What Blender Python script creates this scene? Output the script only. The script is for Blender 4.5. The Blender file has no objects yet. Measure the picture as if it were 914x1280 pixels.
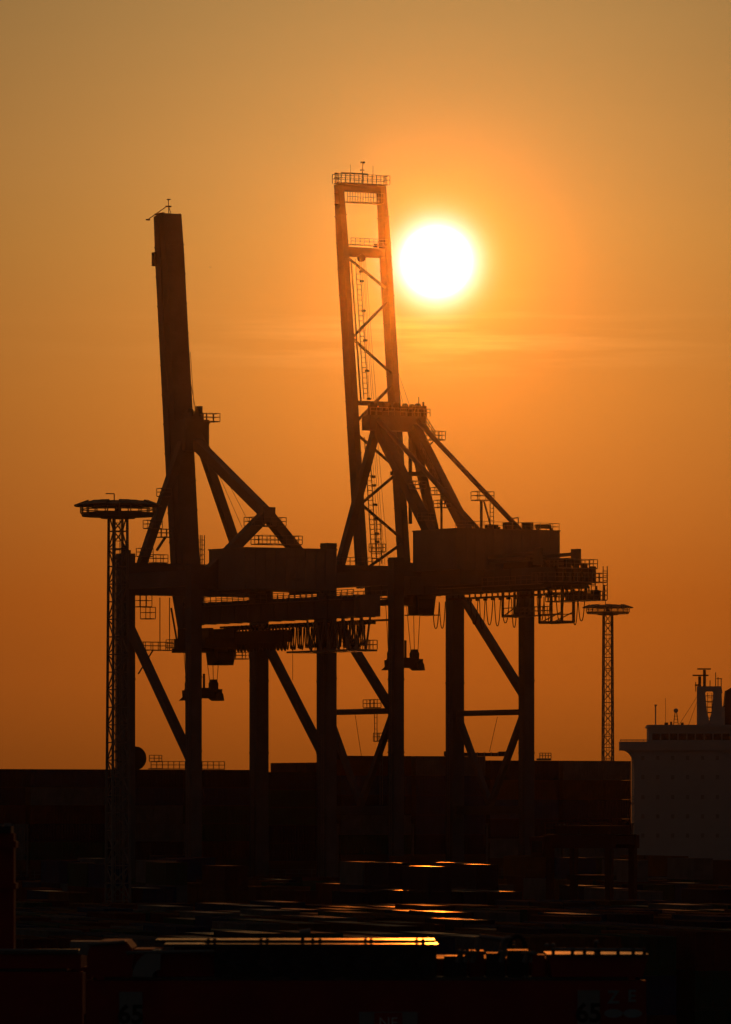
import bpy, math, random
from mathutils import Vector, Matrix

# ------------------------------------------------------------------ camera
S = bpy.context.scene
COL = S.collection
W_PX, H_PX = 914.0, 1280.0        # size of the photograph, used to read angles from it
FPX = 8714.0                      # focal length in photograph pixels (about 6 degrees wide)
HOR = 1015.0                      # row of the horizon
CAM_H = 16.0
cam = bpy.data.cameras.new('camera')
cam.sensor_fit = 'HORIZONTAL'
cam.sensor_width = 36.0
cam.lens = 36.0 * FPX / W_PX
cam.shift_y = (HOR - H_PX / 2) / W_PX
cam.clip_start = 1.0
cam.clip_end = 20000.0
cam.dof.use_dof = True
cam.dof.focus_distance = 950.0
cam.dof.aperture_fstop = 10.0
cam_ob = bpy.data.objects.new('camera', cam)
COL.objects.link(cam_ob)
cam_ob.location = (0, 0, CAM_H)
cam_ob.rotation_euler = (math.radians(90), 0, 0)
S.camera = cam_ob

# ------------------------------------------------------------------ sky and sun
SUN_AZ = math.atan((546 - 457) / FPX)            # to the right of +Y
SUN_EL = math.atan((HOR - 327) / FPX)
SUN_DIR = Vector((math.sin(SUN_AZ) * math.cos(SUN_EL), math.cos(SUN_AZ) * math.cos(SUN_EL), math.sin(SUN_EL)))

world = bpy.data.worlds.new('World')
S.world = world
world.use_nodes = True
nt = world.node_tree
nt.nodes.clear()


class NG:
    """small helper to write node maths"""
    def __init__(self, tree):
        self.t = tree

    def node(self, kind, **kw):
        n = self.t.nodes.new(kind)
        for k, v in kw.items():
            setattr(n, k, v)
        return n

    def link(self, a, b):
        self.t.links.new(a, b)

    def math(self, op, a, b=None, c=None, clamp=False):
        n = self.node('ShaderNodeMath', operation=op, use_clamp=clamp)
        for i, v in enumerate((a, b, c)):
            if v is None:
                continue
            if isinstance(v, (int, float)):
                n.inputs[i].default_value = v
            else:
                self.link(v, n.inputs[i])
        return n.outputs[0]

    def ramp(self, fac, stops, interp='LINEAR'):
        n = self.node('ShaderNodeValToRGB')
        n.color_ramp.interpolation = interp
        els = n.color_ramp.elements
        while len(els) > 1:
            els.remove(els[-1])
        for i, (p, c) in enumerate(stops):
            e = els[0] if i == 0 else els.new(p)
            e.position = p
            e.color = (c[0], c[1], c[2], 1)
        self.link(fac, n.inputs[0])
        return n.outputs[0]

    def scale(self, col, fac):
        n = self.node('ShaderNodeVectorMath', operation='SCALE')
        if isinstance(col, tuple):
            n.inputs[0].default_value = col
        else:
            self.link(col, n.inputs[0])
        if isinstance(fac, (int, float)):
            n.inputs['Scale'].default_value = fac
        else:
            self.link(fac, n.inputs['Scale'])
        return n.outputs[0]

    def add(self, a, b):
        n = self.node('ShaderNodeVectorMath', operation='ADD')
        self.link(a, n.inputs[0])
        self.link(b, n.inputs[1])
        return n.outputs[0]


g = NG(nt)
tc = g.node('ShaderNodeTexCoord')
nrm = g.node('ShaderNodeVectorMath', operation='NORMALIZE')
g.link(tc.outputs['Generated'], nrm.inputs[0])
DIRV = nrm.outputs[0]
sep = g.node('ShaderNodeSeparateXYZ')
g.link(DIRV, sep.inputs[0])
# angle to the sun, from the chord so that small angles stay exact
sub = g.node('ShaderNodeVectorMath', operation='DISTANCE')
g.link(DIRV, sub.inputs[0])
sub.inputs[1].default_value = SUN_DIR
chord = sub.outputs['Value']
gam = g.math('MULTIPLY', g.math('ARCSINE', g.math('MULTIPLY', chord, 0.5, clamp=True)), 2.0)
elev = g.math('ARCSINE', sep.outputs['Z'])
t_el = g.math('POWER', g.math('MAXIMUM', g.math('DIVIDE', elev, math.pi / 2), 0.0), 0.5)


def te(y):
    return math.sqrt(max(math.atan((HOR - y) / FPX), 0) / (math.pi / 2))


def hz_(r, gr, br):
    return (r, r * gr, r * br)


base = g.ramp(t_el, [
    (0.0, hz_(0.27, 0.19, 0.010)),
    (te(940), hz_(0.435, 0.200, 0.011)),
    (te(850), hz_(0.560, 0.203, 0.013)),
    (te(750), hz_(0.605, 0.213, 0.014)),
    (te(560), hz_(0.700, 0.303, 0.038)),
    (te(500), hz_(0.71, 0.325, 0.044)),
    (te(400), hz_(0.71, 0.365, 0.060)),
    (te(300), hz_(0.71, 0.415, 0.080)),
    (te(200), hz_(0.68, 0.450, 0.105)),
    (te(0), hz_(0.590, 0.520, 0.152)),
    (0.40, hz_(0.50, 0.62, 0.27)),
    (0.60, hz_(0.40, 0.75, 0.50)),
    (1.0, hz_(0.30, 0.85, 0.80)),
])
# the sky dims steadily away from the sun
q = g.math('DIVIDE', gam, 450.0 / FPX)
fall = g.math('POWER', g.math('MULTIPLY_ADD', q, q, 1.0), -0.6)
sky = g.scale(base, fall)
# dim grey-blue evening sky on the side away from the sun
sky = g.add(sky, g.scale((0.0082, 0.0080, 0.0083), g.math('POWER', g.math('SUBTRACT', 1.0, fall, clamp=True), 3.0)))
# the sun itself, swollen and soft-edged by the haze in front of it
q2 = g.math('DIVIDE', gam, 24.8 / FPX)
core = g.math('POWER', 2.71828, g.math('MULTIPLY', g.math('POWER', q2, 1.5), -1.0))
sky = g.add(sky, g.scale((13.0, 10.0, 10.5), core))
# thin streaks of high cloud
mp = g.node('ShaderNodeMapping')
g.link(DIRV, mp.inputs[0])
mp.inputs['Scale'].default_value = (34.0, 34.0, 520.0)
mp.inputs['Location'].default_value = (3.1, 1.7, 0.4)
noi = g.node('ShaderNodeTexNoise')
noi.inputs['Scale'].default_value = 1.0
noi.inputs['Detail'].default_value = 5.0
noi.inputs['Roughness'].default_value = 0.55
g.link(mp.outputs[0], noi.inputs['Vector'])
band = g.math('DIVIDE', g.math('SUBTRACT', elev, math.atan((HOR - 428) / FPX)), 0.0042)
band = g.math('POWER', 2.718, g.math('MULTIPLY', g.math('MULTIPLY', band, band), -1.0))
streak = g.math('MULTIPLY', g.math('MULTIPLY', g.math('SUBTRACT', noi.outputs[0], 0.44, clamp=True), 3.2), band)
streak = g.math('MULTIPLY', streak, g.math('POWER', g.math('MULTIPLY_ADD', g.math('DIVIDE', gam, 0.022), g.math('DIVIDE', gam, 0.022), 1.0), -1.6))
sky = g.add(sky, g.scale((0.55, 0.27, 0.075), streak))
# very faint, broad unevenness of the haze layers
mp2 = g.node('ShaderNodeMapping')
g.link(DIRV, mp2.inputs[0])
mp2.inputs['Scale'].default_value = (9.0, 9.0, 95.0)
noi2 = g.node('ShaderNodeTexNoise')
noi2.inputs['Scale'].default_value = 1.0
noi2.inputs['Detail'].default_value = 4.0
g.link(mp2.outputs[0], noi2.inputs['Vector'])
sky = g.scale(sky, g.math('MULTIPLY_ADD', g.math('SUBTRACT', noi2.outputs[0], 0.5), 0.08, 1.0))
bg = g.node('ShaderNodeBackground')
g.link(sky, bg.inputs['Color'])
bg.inputs['Strength'].default_value = 1.0
# clear-air skylight over the whole dome
nish = g.node('ShaderNodeTexSky', sky_type='NISHITA')
nish.sun_disc = False
nish.sun_elevation = SUN_EL
nish.sun_rotation = SUN_AZ
nish.dust_density = 1.0
bg2 = g.node('ShaderNodeBackground')
g.link(nish.outputs[0], bg2.inputs['Color'])
bg2.inputs['Strength'].default_value = 0.0004
adds = g.node('ShaderNodeAddShader')
g.link(bg.outputs[0], adds.inputs[0])
g.link(bg2.outputs[0], adds.inputs[1])
wo = g.node('ShaderNodeOutputWorld')
g.link(adds.outputs[0], wo.inputs['Surface'])

sun = bpy.data.lights.new('sun', 'SUN')
sun.energy = 0.1
sun.angle = math.radians(0.53)
sun.color = (1.0, 0.20, 0.014)
sun_ob = bpy.data.objects.new('sun', sun)
COL.objects.link(sun_ob)
sun_ob.location = (0, 0, 300)
sun_ob.rotation_euler = (-SUN_DIR).to_track_quat('-Z', 'Y').to_euler()

S.view_settings.view_transform = 'Standard'
S.view_settings.look = 'None'
S.view_settings.exposure = 0.0
S.view_settings.gamma = 1.0
S.view_settings.use_curve_mapping = False
S.render.engine = 'CYCLES'
S.cycles.use_denoising = True
S.cycles.max_bounces = 4
S.cycles.volume_bounces = 0
S.cycles.sample_clamp_indirect = 4.0

# ------------------------------------------------------------------ materials
MATS = {}


def mat(name, col, rough=0.5, metal=0.0, var=0.25, rvar=0.15, scale=0.6, spec=0.5, bump=0.0):
    if name in MATS:
        return MATS[name]
    m = bpy.data.materials.new(name)
    m.use_nodes = True
    n = NG(m.node_tree)
    b = m.node_tree.nodes['Principled BSDF']
    tcn = n.node('ShaderNodeTexCoord')
    no = n.node('ShaderNodeTexNoise')
    no.inputs['Scale'].default_value = scale
    no.inputs['Detail'].default_value = 6.0
    no.inputs['Roughness'].default_value = 0.65
    n.link(tcn.outputs['Object'], no.inputs['Vector'])
    dark = tuple(c * (1 - var) for c in col)
    lite = tuple(min(1, c * (1 + var)) for c in col)
    r = n.ramp(no.outputs[0], [(0.3, dark), (0.55, col), (0.75, lite)])
    n.link(r, b.inputs['Base Color'])
    mr = n.node('ShaderNodeMapRange')
    n.link(no.outputs[0], mr.inputs['Value'])
    mr.inputs['From Min'].default_value = 0.3
    mr.inputs['From Max'].default_value = 0.7
    mr.inputs['To Min'].default_value = max(0.05, rough - rvar)
    mr.inputs['To Max'].default_value = min(1.0, rough + rvar)
    n.link(mr.outputs[0], b.inputs['Roughness'])
    b.inputs['Metallic'].default_value = metal
    b.inputs['Specular IOR Level'].default_value = spec
    if bump:
        bn = n.node('ShaderNodeBump')
        bn.inputs['Strength'].default_value = bump
        n.link(no.outputs[0], bn.inputs['Height'])
        n.link(bn.outputs[0], b.inputs['Normal'])
    MATS[name] = m
    return m


STEEL = mat('crane paint', (0.13, 0.15, 0.17), 0.55, 0.0, 0.3, 0.12, 0.25)
STEEL2 = mat('crane paint blue grey', (0.11, 0.13, 0.16), 0.55, 0.0, 0.3, 0.12, 0.25)
HOUSE = mat('machinery house cladding', (0.24, 0.24, 0.24), 0.6, 0.0, 0.2, 0.1, 0.2)
ROPE = mat('wire rope', (0.06, 0.055, 0.05), 0.6)
RUBBER = mat('black rubber', (0.02, 0.02, 0.02), 0.8)
GALV = mat('galvanised steel', (0.24, 0.24, 0.24), 0.45, 0.4)
RED = mat('red machine paint', (0.34, 0.022, 0.015), 0.5, 0.0, 0.25, 0.12, 0.8)
MACH = mat('dark machine metal', (0.05, 0.05, 0.055), 0.5, 0.2, 0.3, 0.15, 1.5)
GREY = mat('grey duct metal', (0.30, 0.32, 0.33), 0.45, 0.2, 0.2, 0.12, 1.2)
DECKM = mat('worn deck plate', (0.12, 0.11, 0.10), 0.25, 0.3, 0.3, 0.08, 1.2)
WHITE = mat('white plate paint', (0.72, 0.74, 0.76), 0.5, 0.0, 0.06)
INK = mat('black lettering', (0.02, 0.02, 0.02), 0.6)
INKR = mat('red lettering', (0.45, 0.03, 0.02), 0.5)
INKB = mat('grey blue lettering', (0.30, 0.40, 0.46), 0.5)
SHIPW = mat('ship white paint', (0.62, 0.62, 0.60), 0.55, 0.0, 0.1, 0.1, 0.12)
SHIPH = mat('ship hull paint', (0.06, 0.05, 0.06), 0.5, 0.0, 0.2, 0.1, 0.1)
SHIPD = mat('ship deck paint', (0.13, 0.06, 0.04), 0.6, 0.0, 0.2)
GLASS = mat('dark window glass', (0.02, 0.022, 0.025), 0.15, 0.0, 0.1, 0.05)
LAMPG = mat('lamp lens', (0.30, 0.30, 0.30), 0.25, 0.0, 0.1, 0.05)
DARKRED = mat('dark red machine paint', (0.10, 0.018, 0.014), 0.55, 0.0, 0.25, 0.12, 0.8)
PANE = mat('grey window pane', (0.40, 0.40, 0.38), 0.35, 0.0, 0.2)  # plain mid grey, low contrast against the white wall
FEATH = mat('dark feathers', (0.04, 0.035, 0.03), 0.8)
CONT_COL = [('maroon', (0.17, 0.045, 0.035)), ('blue', (0.03, 0.07, 0.17)), ('green', (0.03, 0.10, 0.075)),
            ('grey', (0.20, 0.21, 0.22)), ('rust', (0.22, 0.09, 0.035)), ('navy', (0.02, 0.03, 0.075))]
CONT = [mat('container ' + n, c, 0.78, 0.0, 0.3, 0.10, 0.5, 0.3) for n, c in CONT_COL]
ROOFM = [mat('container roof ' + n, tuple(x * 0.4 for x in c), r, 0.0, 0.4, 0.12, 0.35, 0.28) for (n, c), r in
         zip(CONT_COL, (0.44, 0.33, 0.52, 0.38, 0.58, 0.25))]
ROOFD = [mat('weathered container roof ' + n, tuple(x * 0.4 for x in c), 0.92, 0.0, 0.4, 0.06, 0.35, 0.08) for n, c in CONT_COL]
ASPH = mat('asphalt', (0.05, 0.05, 0.05), 0.9, 0.0, 0.3, 0.08, 0.05, 0.3)
CONCR = mat('quay concrete', (0.25, 0.24, 0.22), 0.9, 0.0, 0.2, 0.05, 0.05, 0.3)
WATER = mat('harbour water', (0.015, 0.03, 0.035), 0.18, 0.0, 0.2, 0.08, 0.15, 0.5, 0.6)


# ------------------------------------------------------------------ mesh building
class MB:
    def __init__(self):
        self.v, self.f = [], []

    def hexa(self, p):                     # 8 corners: bottom ring then top ring
        o = len(self.v)
        self.v += [tuple(x) for x in p]
        self.f += [tuple(o + i for i in q) for q in
                   ((3, 2, 1, 0), (4, 5, 6, 7), (0, 1, 5, 4), (1, 2, 6, 5), (2, 3, 7, 6), (3, 0, 4, 7))]
        return self

    def box(self, x0, x1, y0, y1, z0, z1):
        return self.hexa([(x0, y0, z0), (x1, y0, z0), (x1, y1, z0), (x0, y1, z0),
                          (x0, y0, z1), (x1, y0, z1), (x1, y1, z1), (x0, y1, z1)])

    def beam(self, a, b, w, d=None, up=(0, 0, 1), w2=None, d2=None):
        """box section from a to b; w across, d along 'up'"""
        a, b = Vector(a), Vector(b)
        d = w if d is None else d
        w2 = w if w2 is None else w2
        d2 = d if d2 is None else d2
        ax = (b - a).normalized()
        u = Vector(up)
        if abs(ax.dot(u)) > 0.995:
            u = Vector((0, 1, 0))
        s = ax.cross(u).normalized()
        u = s.cross(ax).normalized()
        r = []
        for p, ww, dd in ((a, w, d), (b, w2, d2)):
            for sx, sy in ((-1, -1), (1, -1), (1, 1), (-1, 1)):
                r.append(p + s * (sx * ww / 2) + u * (sy * dd / 2))
        return self.hexa(r)

    def pipe(self, a, b, r, n=8, r2=None, cap=True):
        a, b = Vector(a), Vector(b)
        r2 = r if r2 is None else r2
        ax = (b - a).normalized()
        u = Vector((0, 0, 1)) if abs(ax.z) < 0.95 else Vector((0, 1, 0))
        s = ax.cross(u).normalized()
        u = s.cross(ax).normalized()
        o = len(self.v)
        for p, rr in ((a, r), (b, r2)):
            for i in range(n):
                t = 2 * math.pi * i / n
                self.v.append(tuple(p + s * (rr * math.cos(t)) + u * (rr * math.sin(t))))
        for i in range(n):
            j = (i + 1) % n
            self.f.append((o + i, o + j, o + n + j, o + n + i))
        if cap:
            self.f.append(tuple(o + i for i in reversed(range(n))))
            self.f.append(tuple(o + n + i for i in range(n)))
        return self

    def path(self, pts, r, n=6):
        for a, b in zip(pts, pts[1:]):
            self.pipe(a, b, r, n)
        return self

    def prism(self, poly, y0, y1):
        """polygon in x,z extruded along y"""
        o = len(self.v)
        n = len(poly)
        self.v += [(x, y0, z) for x, z in poly] + [(x, y1, z) for x, z in poly]
        self.f.append(tuple(o + i for i in range(n)))
        self.f.append(tuple(o + n + i for i in reversed(range(n))))
        for i in range(n):
            j = (i + 1) % n
            self.f.append((o + j, o + i, o + n + i, o + n + j))
        return self

    def rail(self, pts, h=1.1, t=0.085, step=1.5, closed=False):
        """guard rail along points: posts, top and middle rail"""
        pts = [Vector(p) for p in pts]
        if closed:
            pts = pts + [pts[0]]
        for a, b in zip(pts, pts[1:]):
            L = (b - a).length
            n = max(1, round(L / step))
            for i in range(n + 1):
                p = a.lerp(b, i / n)
                self.beam(p, p + Vector((0, 0, h)), t)
            for hh in (h, h * 0.52):
                self.beam(a + Vector((0, 0, hh)), b + Vector((0, 0, hh)), t)
        return self

    def ladder(self, a, b, w=0.6, t=0.09, step=0.9, side=(1, 0, 0)):
        a, b = Vector(a), Vector(b)
        s = Vector(side) * (w / 2)
        self.beam(a - s, b - s, t)
        self.beam(a + s, b + s, t)
        n = int((b - a).length / step)
        for i in range(1, n):
            p = a.lerp(b, i / n)
            self.beam(p - s, p + s, t * 0.9)
        return self

    def mesh(self, name):
        m = bpy.data.meshes.new(name)
        m.from_pydata(self.v, [], self.f)
        m.validate()
        m.update()
        return m

    def build(self, name, material, parent=None, label=None, smooth=False):
        m = self.mesh(name)
        m.materials.append(material)
        if smooth:
            for p_ in m.polygons:
                p_.use_smooth = len(p_.vertices) == 4
        o = bpy.data.objects.new(name, m)
        COL.objects.link(o)
        if parent is not None:
            o.parent = parent
        if label:
            o['label'] = label
        return o


def inst(name, mesh, parent=None, loc=(0, 0, 0), rz=0.0):
    o = bpy.data.objects.new(name, mesh)
    COL.objects.link(o)
    o.location = loc
    o.rotation_euler = (0, 0, rz)
    if parent is not None:
        o.parent = parent
    return o


def thing(name, label, cat, loc, rz=0.0, group=None):
    o = bpy.data.objects.new(name, None)
    o.empty_display_size = 1.0
    COL.objects.link(o)
    o.location = loc
    o.rotation_euler = (0, 0, rz)
    tag(o, label, cat, group)
    return o


def tag(o, label, cat, group=None, kind=None):
    o['label'] = label
    if cat:
        o['category'] = cat
    if group:
        o['group'] = group
    if kind:
        o['kind'] = kind
    return o


def at(px, py, Y):
    return Vector(((px - 457) / FPX * Y, Y, CAM_H + (HOR - py) / FPX * Y))


class Frame:
    """a turned ground frame; x along the quay, y towards the water"""
    def __init__(self, O, th):
        self.O = Vector(O)
        self.th = th
        self.q = Vector((math.cos(th), math.sin(th), 0))
        self.g = Vector((-math.sin(th), math.cos(th), 0))

    def w(self, x, y, z=0.0):
        return self.O + self.q * x + self.g * y + Vector((0, 0, z))

    def on(self, px, py, x=None, y=None):
        """point of the plane x=.. or y=.. that is seen in that direction"""
        d = Vector(((px - 457) / FPX, 1.0, (HOR - py) / FPX))
        c = Vector((0, 0, CAM_H)) - self.O
        n, v = (self.q, x) if x is not None else (self.g, y)
        s = (v - c.dot(n)) / d.dot(n)
        p = c + d * s
        return Vector((p.dot(self.q), p.dot(self.g), p.z))


TH = math.radians(31)
FL = Frame(((283.5 - 457) / FPX * 1000, 1000, 0), TH)


def solve_t(px):
    lo, hi = 0.0, 80.0
    for _ in range(60):
        m = (lo + hi) / 2
        p = FL.w(m, 0)
        if 457 + FPX * p.x / p.y < px:
            lo = m
        else:
            hi = m
    return lo


FR = Frame(FL.w(solve_t(532.5), 0), TH)
LX, LY = 11.1, 9.9            # half spacing of the crane legs
QUAY_Y = 14.0                 # quay edge in the crane frame

# ------------------------------------------------------------------ ground, quay, water
gm = MB()
a, b, c, d = FL.w(-2600, QUAY_Y), FL.w(2600, QUAY_Y), FL.w(2600, -2600), FL.w(-2600, -2600)
gm.hexa([(p.x, p.y, -7.0) for p in (d, c, b, a)] + [(p.x, p.y, 0.0) for p in (d, c, b, a)])
o = gm.build('ground', ASPH)
tag(o, 'dark asphalt of the container yard', None, None, 'structure')
m_ = MB()
m_.box(-2600, 2600, QUAY_Y - 0.9, QUAY_Y + 0.25, -6.9, 0.18)
o = m_.build('quay_edge', CONCR)
o.location = FL.O
o.rotation_euler = (0, 0, TH)
tag(o, 'concrete coping along the quay edge below the cranes', None, None, 'structure')
for yy in (-LY, LY):
    for dx in (-0.0,):
        o = MB().box(-400, 400, yy - 0.06, yy + 0.06, 0.004, 0.09).build('crane_rail', GALV)
        o.location = FL.O
        o.rotation_euler = (0, 0, TH)
        tag(o, 'steel crane rail set in the quay', None, None, 'structure')
o = MB().box(-4600, 4600, -200, 5200, -9.0, -4.0).build('water', WATER)
tag(o, 'calm harbour water behind the quay', None, None, 'structure')
m_ = MB()
m_.box(-400, 105, 114, 142, -6.9, -0.1)
o = m_.build('far_quay', CONCR)
o.location = FL.O
o.rotation_euler = (0, 0, TH)
tag(o, 'narrow concrete mole across the dock basin', None, None, 'structure')


# ------------------------------------------------------------------ crane pieces
def bogie(parent, x, y):
    m = MB()
    m.box(x - 4.2, x + 4.2, y - 0.45, y + 0.45, 1.2, 2.2)
    for k in (-1, 1):
        m.box(x + k * 2.3 - 1.7, x + k * 2.3 + 1.7, y - 0.35, y + 0.35, 0.5, 1.15)
    b = m.build('bogie', STEEL, parent)
    for k in (-3.4, -1.2, 1.2, 3.4):
        MB().pipe((x + k, y - 0.3, 0.47), (x + k, y + 0.3, 0.47), 0.38, 12).build('wheel', MACH, b)


def crane_legs(R, tops, ww, wl, mt):
    """tops: z of WL, WR, LL, LR"""
    for i, (sx, sy) in enumerate(((-1, 1), (1, 1), (-1, -1), (1, -1))):
        w = ww if sy > 0 else wl
        m = MB()
        x, y = sx * LX, sy * LY
        m.box(x - w / 2, x + w / 2, y - w / 2, y + w / 2, 4.3, tops[i])
        # stiffener collars along the box section
        for z in (14.0, 24.5, 35.0, tops[i] - 0.5):
            m.box(x - w / 2 - 0.06, x + w / 2 + 0.06, y - w / 2 - 0.06, y + w / 2 + 0.06, z, z + 0.18)
        leg = m.build('leg', mt, R)
        MB().ladder((x - w / 2 - 0.35, y - 0.4, 5), (x - w / 2 - 0.35, y - 0.4, 40), 0.5, 0.07, 0.8, (0, 1, 0)).build('ladder', GALV, leg)
        bogie(R, x, y)
    for sy in (-1, 1):
        MB().box(-LX - 1.6, LX + 1.6, sy * LY - 0.9, sy * LY + 0.9, 2.2, 4.35).build('sill_beam', mt, R)


def platform(parent, x0, x1, y0, y1, z, h=1.1, brack=None, name='platform'):
    m = MB().box(x0, x1, y0, y1, z - 0.14, z)
    if brack:
        m.beam(brack, ((x0 + x1) / 2, (y0 + y1) / 2, z - 0.1), 0.16)
    p = m.build(name, GALV, parent)
    MB().rail([(x0, y0, z), (x1, y0, z), (x1, y1, z), (x0, y1, z)], h, 0.08, 1.2, True).build('railing', GALV, p)
    return p


def rope(parent, a, b, r=0.035, name='wire_rope'):
    return MB().pipe(a, b, r, 5).build(name, ROPE, parent)


def loop_mesh(w, h, r=0.055):
    m = MB()
    n = 12
    pts = []
    for i in range(n + 1):
        t = i / n
        u = 2 * t - 1
        pts.append(Vector((0, u * w / 2, -h * (1 - abs(u) ** 2.6))))
    for i in range(n):
        m.pipe(pts[i], pts[i + 1], r, 5, cap=False)
    return m


def spreader(R, x, y, z0, z1, length, ztop, name='spreader'):
    m = MB()
    m.box(x - length / 2 + 0.5, x + length / 2 - 0.5, y - 0.7, y + 0.7, z0 + 0.35, z0 + 1.0)
    for s in (-1, 1):
        e = x + s * (length / 2)
        m.prism([(e - 0.35, z0), (e + 0.35, z0), (e + 0.2, z0 + 0.9), (e - s * 0.2, z0 + 1.5), (e - s * 0.9, z0 + 1.1), (e - s * 0.9, z0 + 0.3)], y - 1.2, y + 1.2)
    sp = m.build(name, MACH, R)
    m = MB()
    m.box(x - 1.5, x + 1.5, y - 0.9, y + 0.9, z0 + 1.0, z0 + 1.6)
    m.beam((x - length * 0.36, y, z0 + 1.7), (x + length * 0.36, y, z0 + 1.7), 0.35)
    m.build('head_block', MACH, sp)
    for s in (-1, 1):
        xs = x + s * length * 0.36
        MB().prism([(xs - 0.62, z0 + 1.0), (xs + 0.62, z0 + 1.0), (xs + 0.66, z0 + 2.5), (xs + 0.35, z0 + 3.1), (xs - 0.35, z0 + 3.1), (xs - 0.66, z0 + 2.5)], y - 0.3, y + 0.3).build('sheave_block', MACH, sp)
        MB().box(xs - 0.3, xs + 0.9 * s + 0.3, y - 0.5, y + 0.5, z0 + 1.3, z0 + 1.7).build('twistlock_drive', MACH, sp)
        for dy in (-0.9, 0.0, 0.9):
            rope(sp, (x + s * length * 0.36 - dy * 0.4, y + dy * 0.4, z0 + 2.4), (x + s * length * 0.33 - dy * 0.7, y + dy, ztop), 0.05)
    MB().beam((x + 0.4, y, z0 + 1.6), (x + 0.4, y, z1 + 0.9), 0.25).build('cable_guide', MACH, sp)
    return sp


def lamp_box(parent, p, s=0.45):
    MB().box(p[0] - s, p[0] + s, p[1] - s * 0.7, p[1] + s * 0.7, p[2] - s * 0.6, p[2] + s * 0.6).build('floodlight', MACH, parent)


def cable_reel(parent, x, y, z, r, w=0.7, name='cable_reel'):
    m = MB()
    for s in (-1, 1):
        m.pipe((x, y + s * w / 2 - 0.05, z), (x, y + s * w / 2 + 0.05, z), r, 20)
    m.pipe((x, y - w / 2, z), (x, y + w / 2, z), r * 0.72, 16)
    m.beam((x - r * 0.8, y, z - r * 0.2), (x - r * 1.6, y, z - r * 0.2), 0.6)
    return m.build(name, MACH, parent)


# ------------------------------------------------------------------ left crane: single box boom
L = thing('ship_to_shore_crane', 'ship-to-shore gantry crane with a single solid box boom raised upright', 'crane', FL.O, TH, 'quay cranes with raised booms')
zt = FL.on(158, 692, y=LY).z
zt2 = FL.on(408, 679, y=-LY).z
crane_legs(L, (zt, zt - 1.2, zt2 - 3.5, zt2), 2.05, 1.72, STEEL)
cap_ = MB().box(-LX - 0.5, -LX + 0.6, LY - 0.5, LY + 0.5, zt, zt + 0.5)
cap_.pipe((-LX + 0.1, LY, zt + 0.5), (-LX + 0.1, LY, zt + 1.2), 0.35, 10)
cap_.build('leg_cap', MACH, L)
zb0, zb1 = FL.on(220, 745, y=LY).z, FL.on(220, 705, y=LY).z
MB().box(-LX + 1.03, LX - 1.03, LY - 0.9, LY + 0.9, zb0, zb1).build('portal_beam', STEEL, L)
MB().box(-LX + 0.87, LX - 0.87, -LY - 0.8, -LY + 0.8, zb0 + 0.3, zb1 - 1.2).build('portal_beam', STEEL, L)
for s in (-1, 1):
    MB().box(s * LX - 0.7, s * LX + 0.7, -LY + 0.87, LY - 1.03, zb0 + 0.8, zb1 - 1.6).build('side_beam', STEEL, L)
    a = FL.on(172 if s < 0 else 341, 778 if s < 0 else 790, x=s * LX)
    b = FL.on(238 if s < 0 else 401, 952, x=s * LX)
    a.y = LY - 0.6
    b.y = -LY + 0.5
    MB().beam(a, b, 1.0, 1.15).build('diagonal_brace', STEEL, L)
# main girder
GZ0, GZ1 = 43.1, 46.1
GB = -40.0
gird = MB().box(-1.6, 1.6, GB, LY + 1.6, GZ0, GZ1)
for k in range(14):
    y = GB + 1.5 + k * 3.7
    gird.box(-1.72, 1.72, y, y + 0.14, GZ0 - 0.08, GZ1 + 0.06)
gird = gird.build('main_girder', STEEL, L)
for y in (LY, -LY):
    for s in (-1, 1):
        MB().box(s * 1.3 - 0.2, s * 1.3 + 0.2, y - 0.7, y + 0.7, GZ1, zb0 + 0.35).build('hanger_plate', STEEL, gird)
for s in (-1, 1):
    wk = MB().box(s * 2.25 - 0.55, s * 2.25 + 0.55, GB, LY - 2, GZ1 - 0.6, GZ1 - 0.5).build('walkway', GALV, gird)
    MB().rail([(s * 2.75, GB, GZ1 - 0.5), (s * 2.75, LY - 2, GZ1 - 0.5)], 1.2, 0.085, 1.6).build('railing', GALV, gird)
MB().beam((2.9, GB, GZ0 - 0.45), (2.9, LY - 3, GZ0 - 0.45), 0.22, 0.28).build('festoon_rail', MACH, gird)
lm = loop_mesh(0.85, 3.1, 0.10).mesh('cable_loop')
lm.materials.append(RUBBER)
yy = LY - 4.2
k = 0
while yy > -34.0:
    inst('cable_loop', lm, gird, (2.9, yy, GZ0 - 0.75 - 0.25 * math.sin(k * 1.7) ** 2))
    yy -= 1.05 if yy < -13 else 0.95
    if yy > -14 or k % 2:
        inst('cable_loop', lm, gird, (2.2, yy + 0.45, GZ0 - 0.8 - 0.3 * math.sin(k * 2.9) ** 2))
    k += 1
MB().box(1.9, 3.3, -13.0, LY - 4.0, GZ0 - 2.9, GZ0 - 1.2).build('cable_tray', RUBBER, gird)
for k in range(34):
    y = LY - 4.6 - k * 1.25
    MB().box(2.6, 3.2, y - 0.16, y + 0.16, GZ0 - 0.95, GZ0 - 0.3).build('festoon_trolley', MACH, gird)
# maintenance platform under the girder end with its lattice hangers
pz = FL.on(450, 812, x=1.5).z
pl = MB().box(-1.5, 3.2, -36.5, -19.5, pz - 0.25, pz).build('service_platform', GALV, L)
MB().rail([(-1.5, -36.5, pz), (3.2, -36.5, pz), (3.2, -19.5, pz)], 1.3, 0.09, 1.1).build('railing', GALV, pl)
for k in range(7):
    y = -35.8 + k * 2.5
    for s in (-1, 1):
        MB().beam((1.8, y + s * 1.1, GZ0), (1.8, y, pz), 0.22).build('hanger', GALV, pl)
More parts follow.
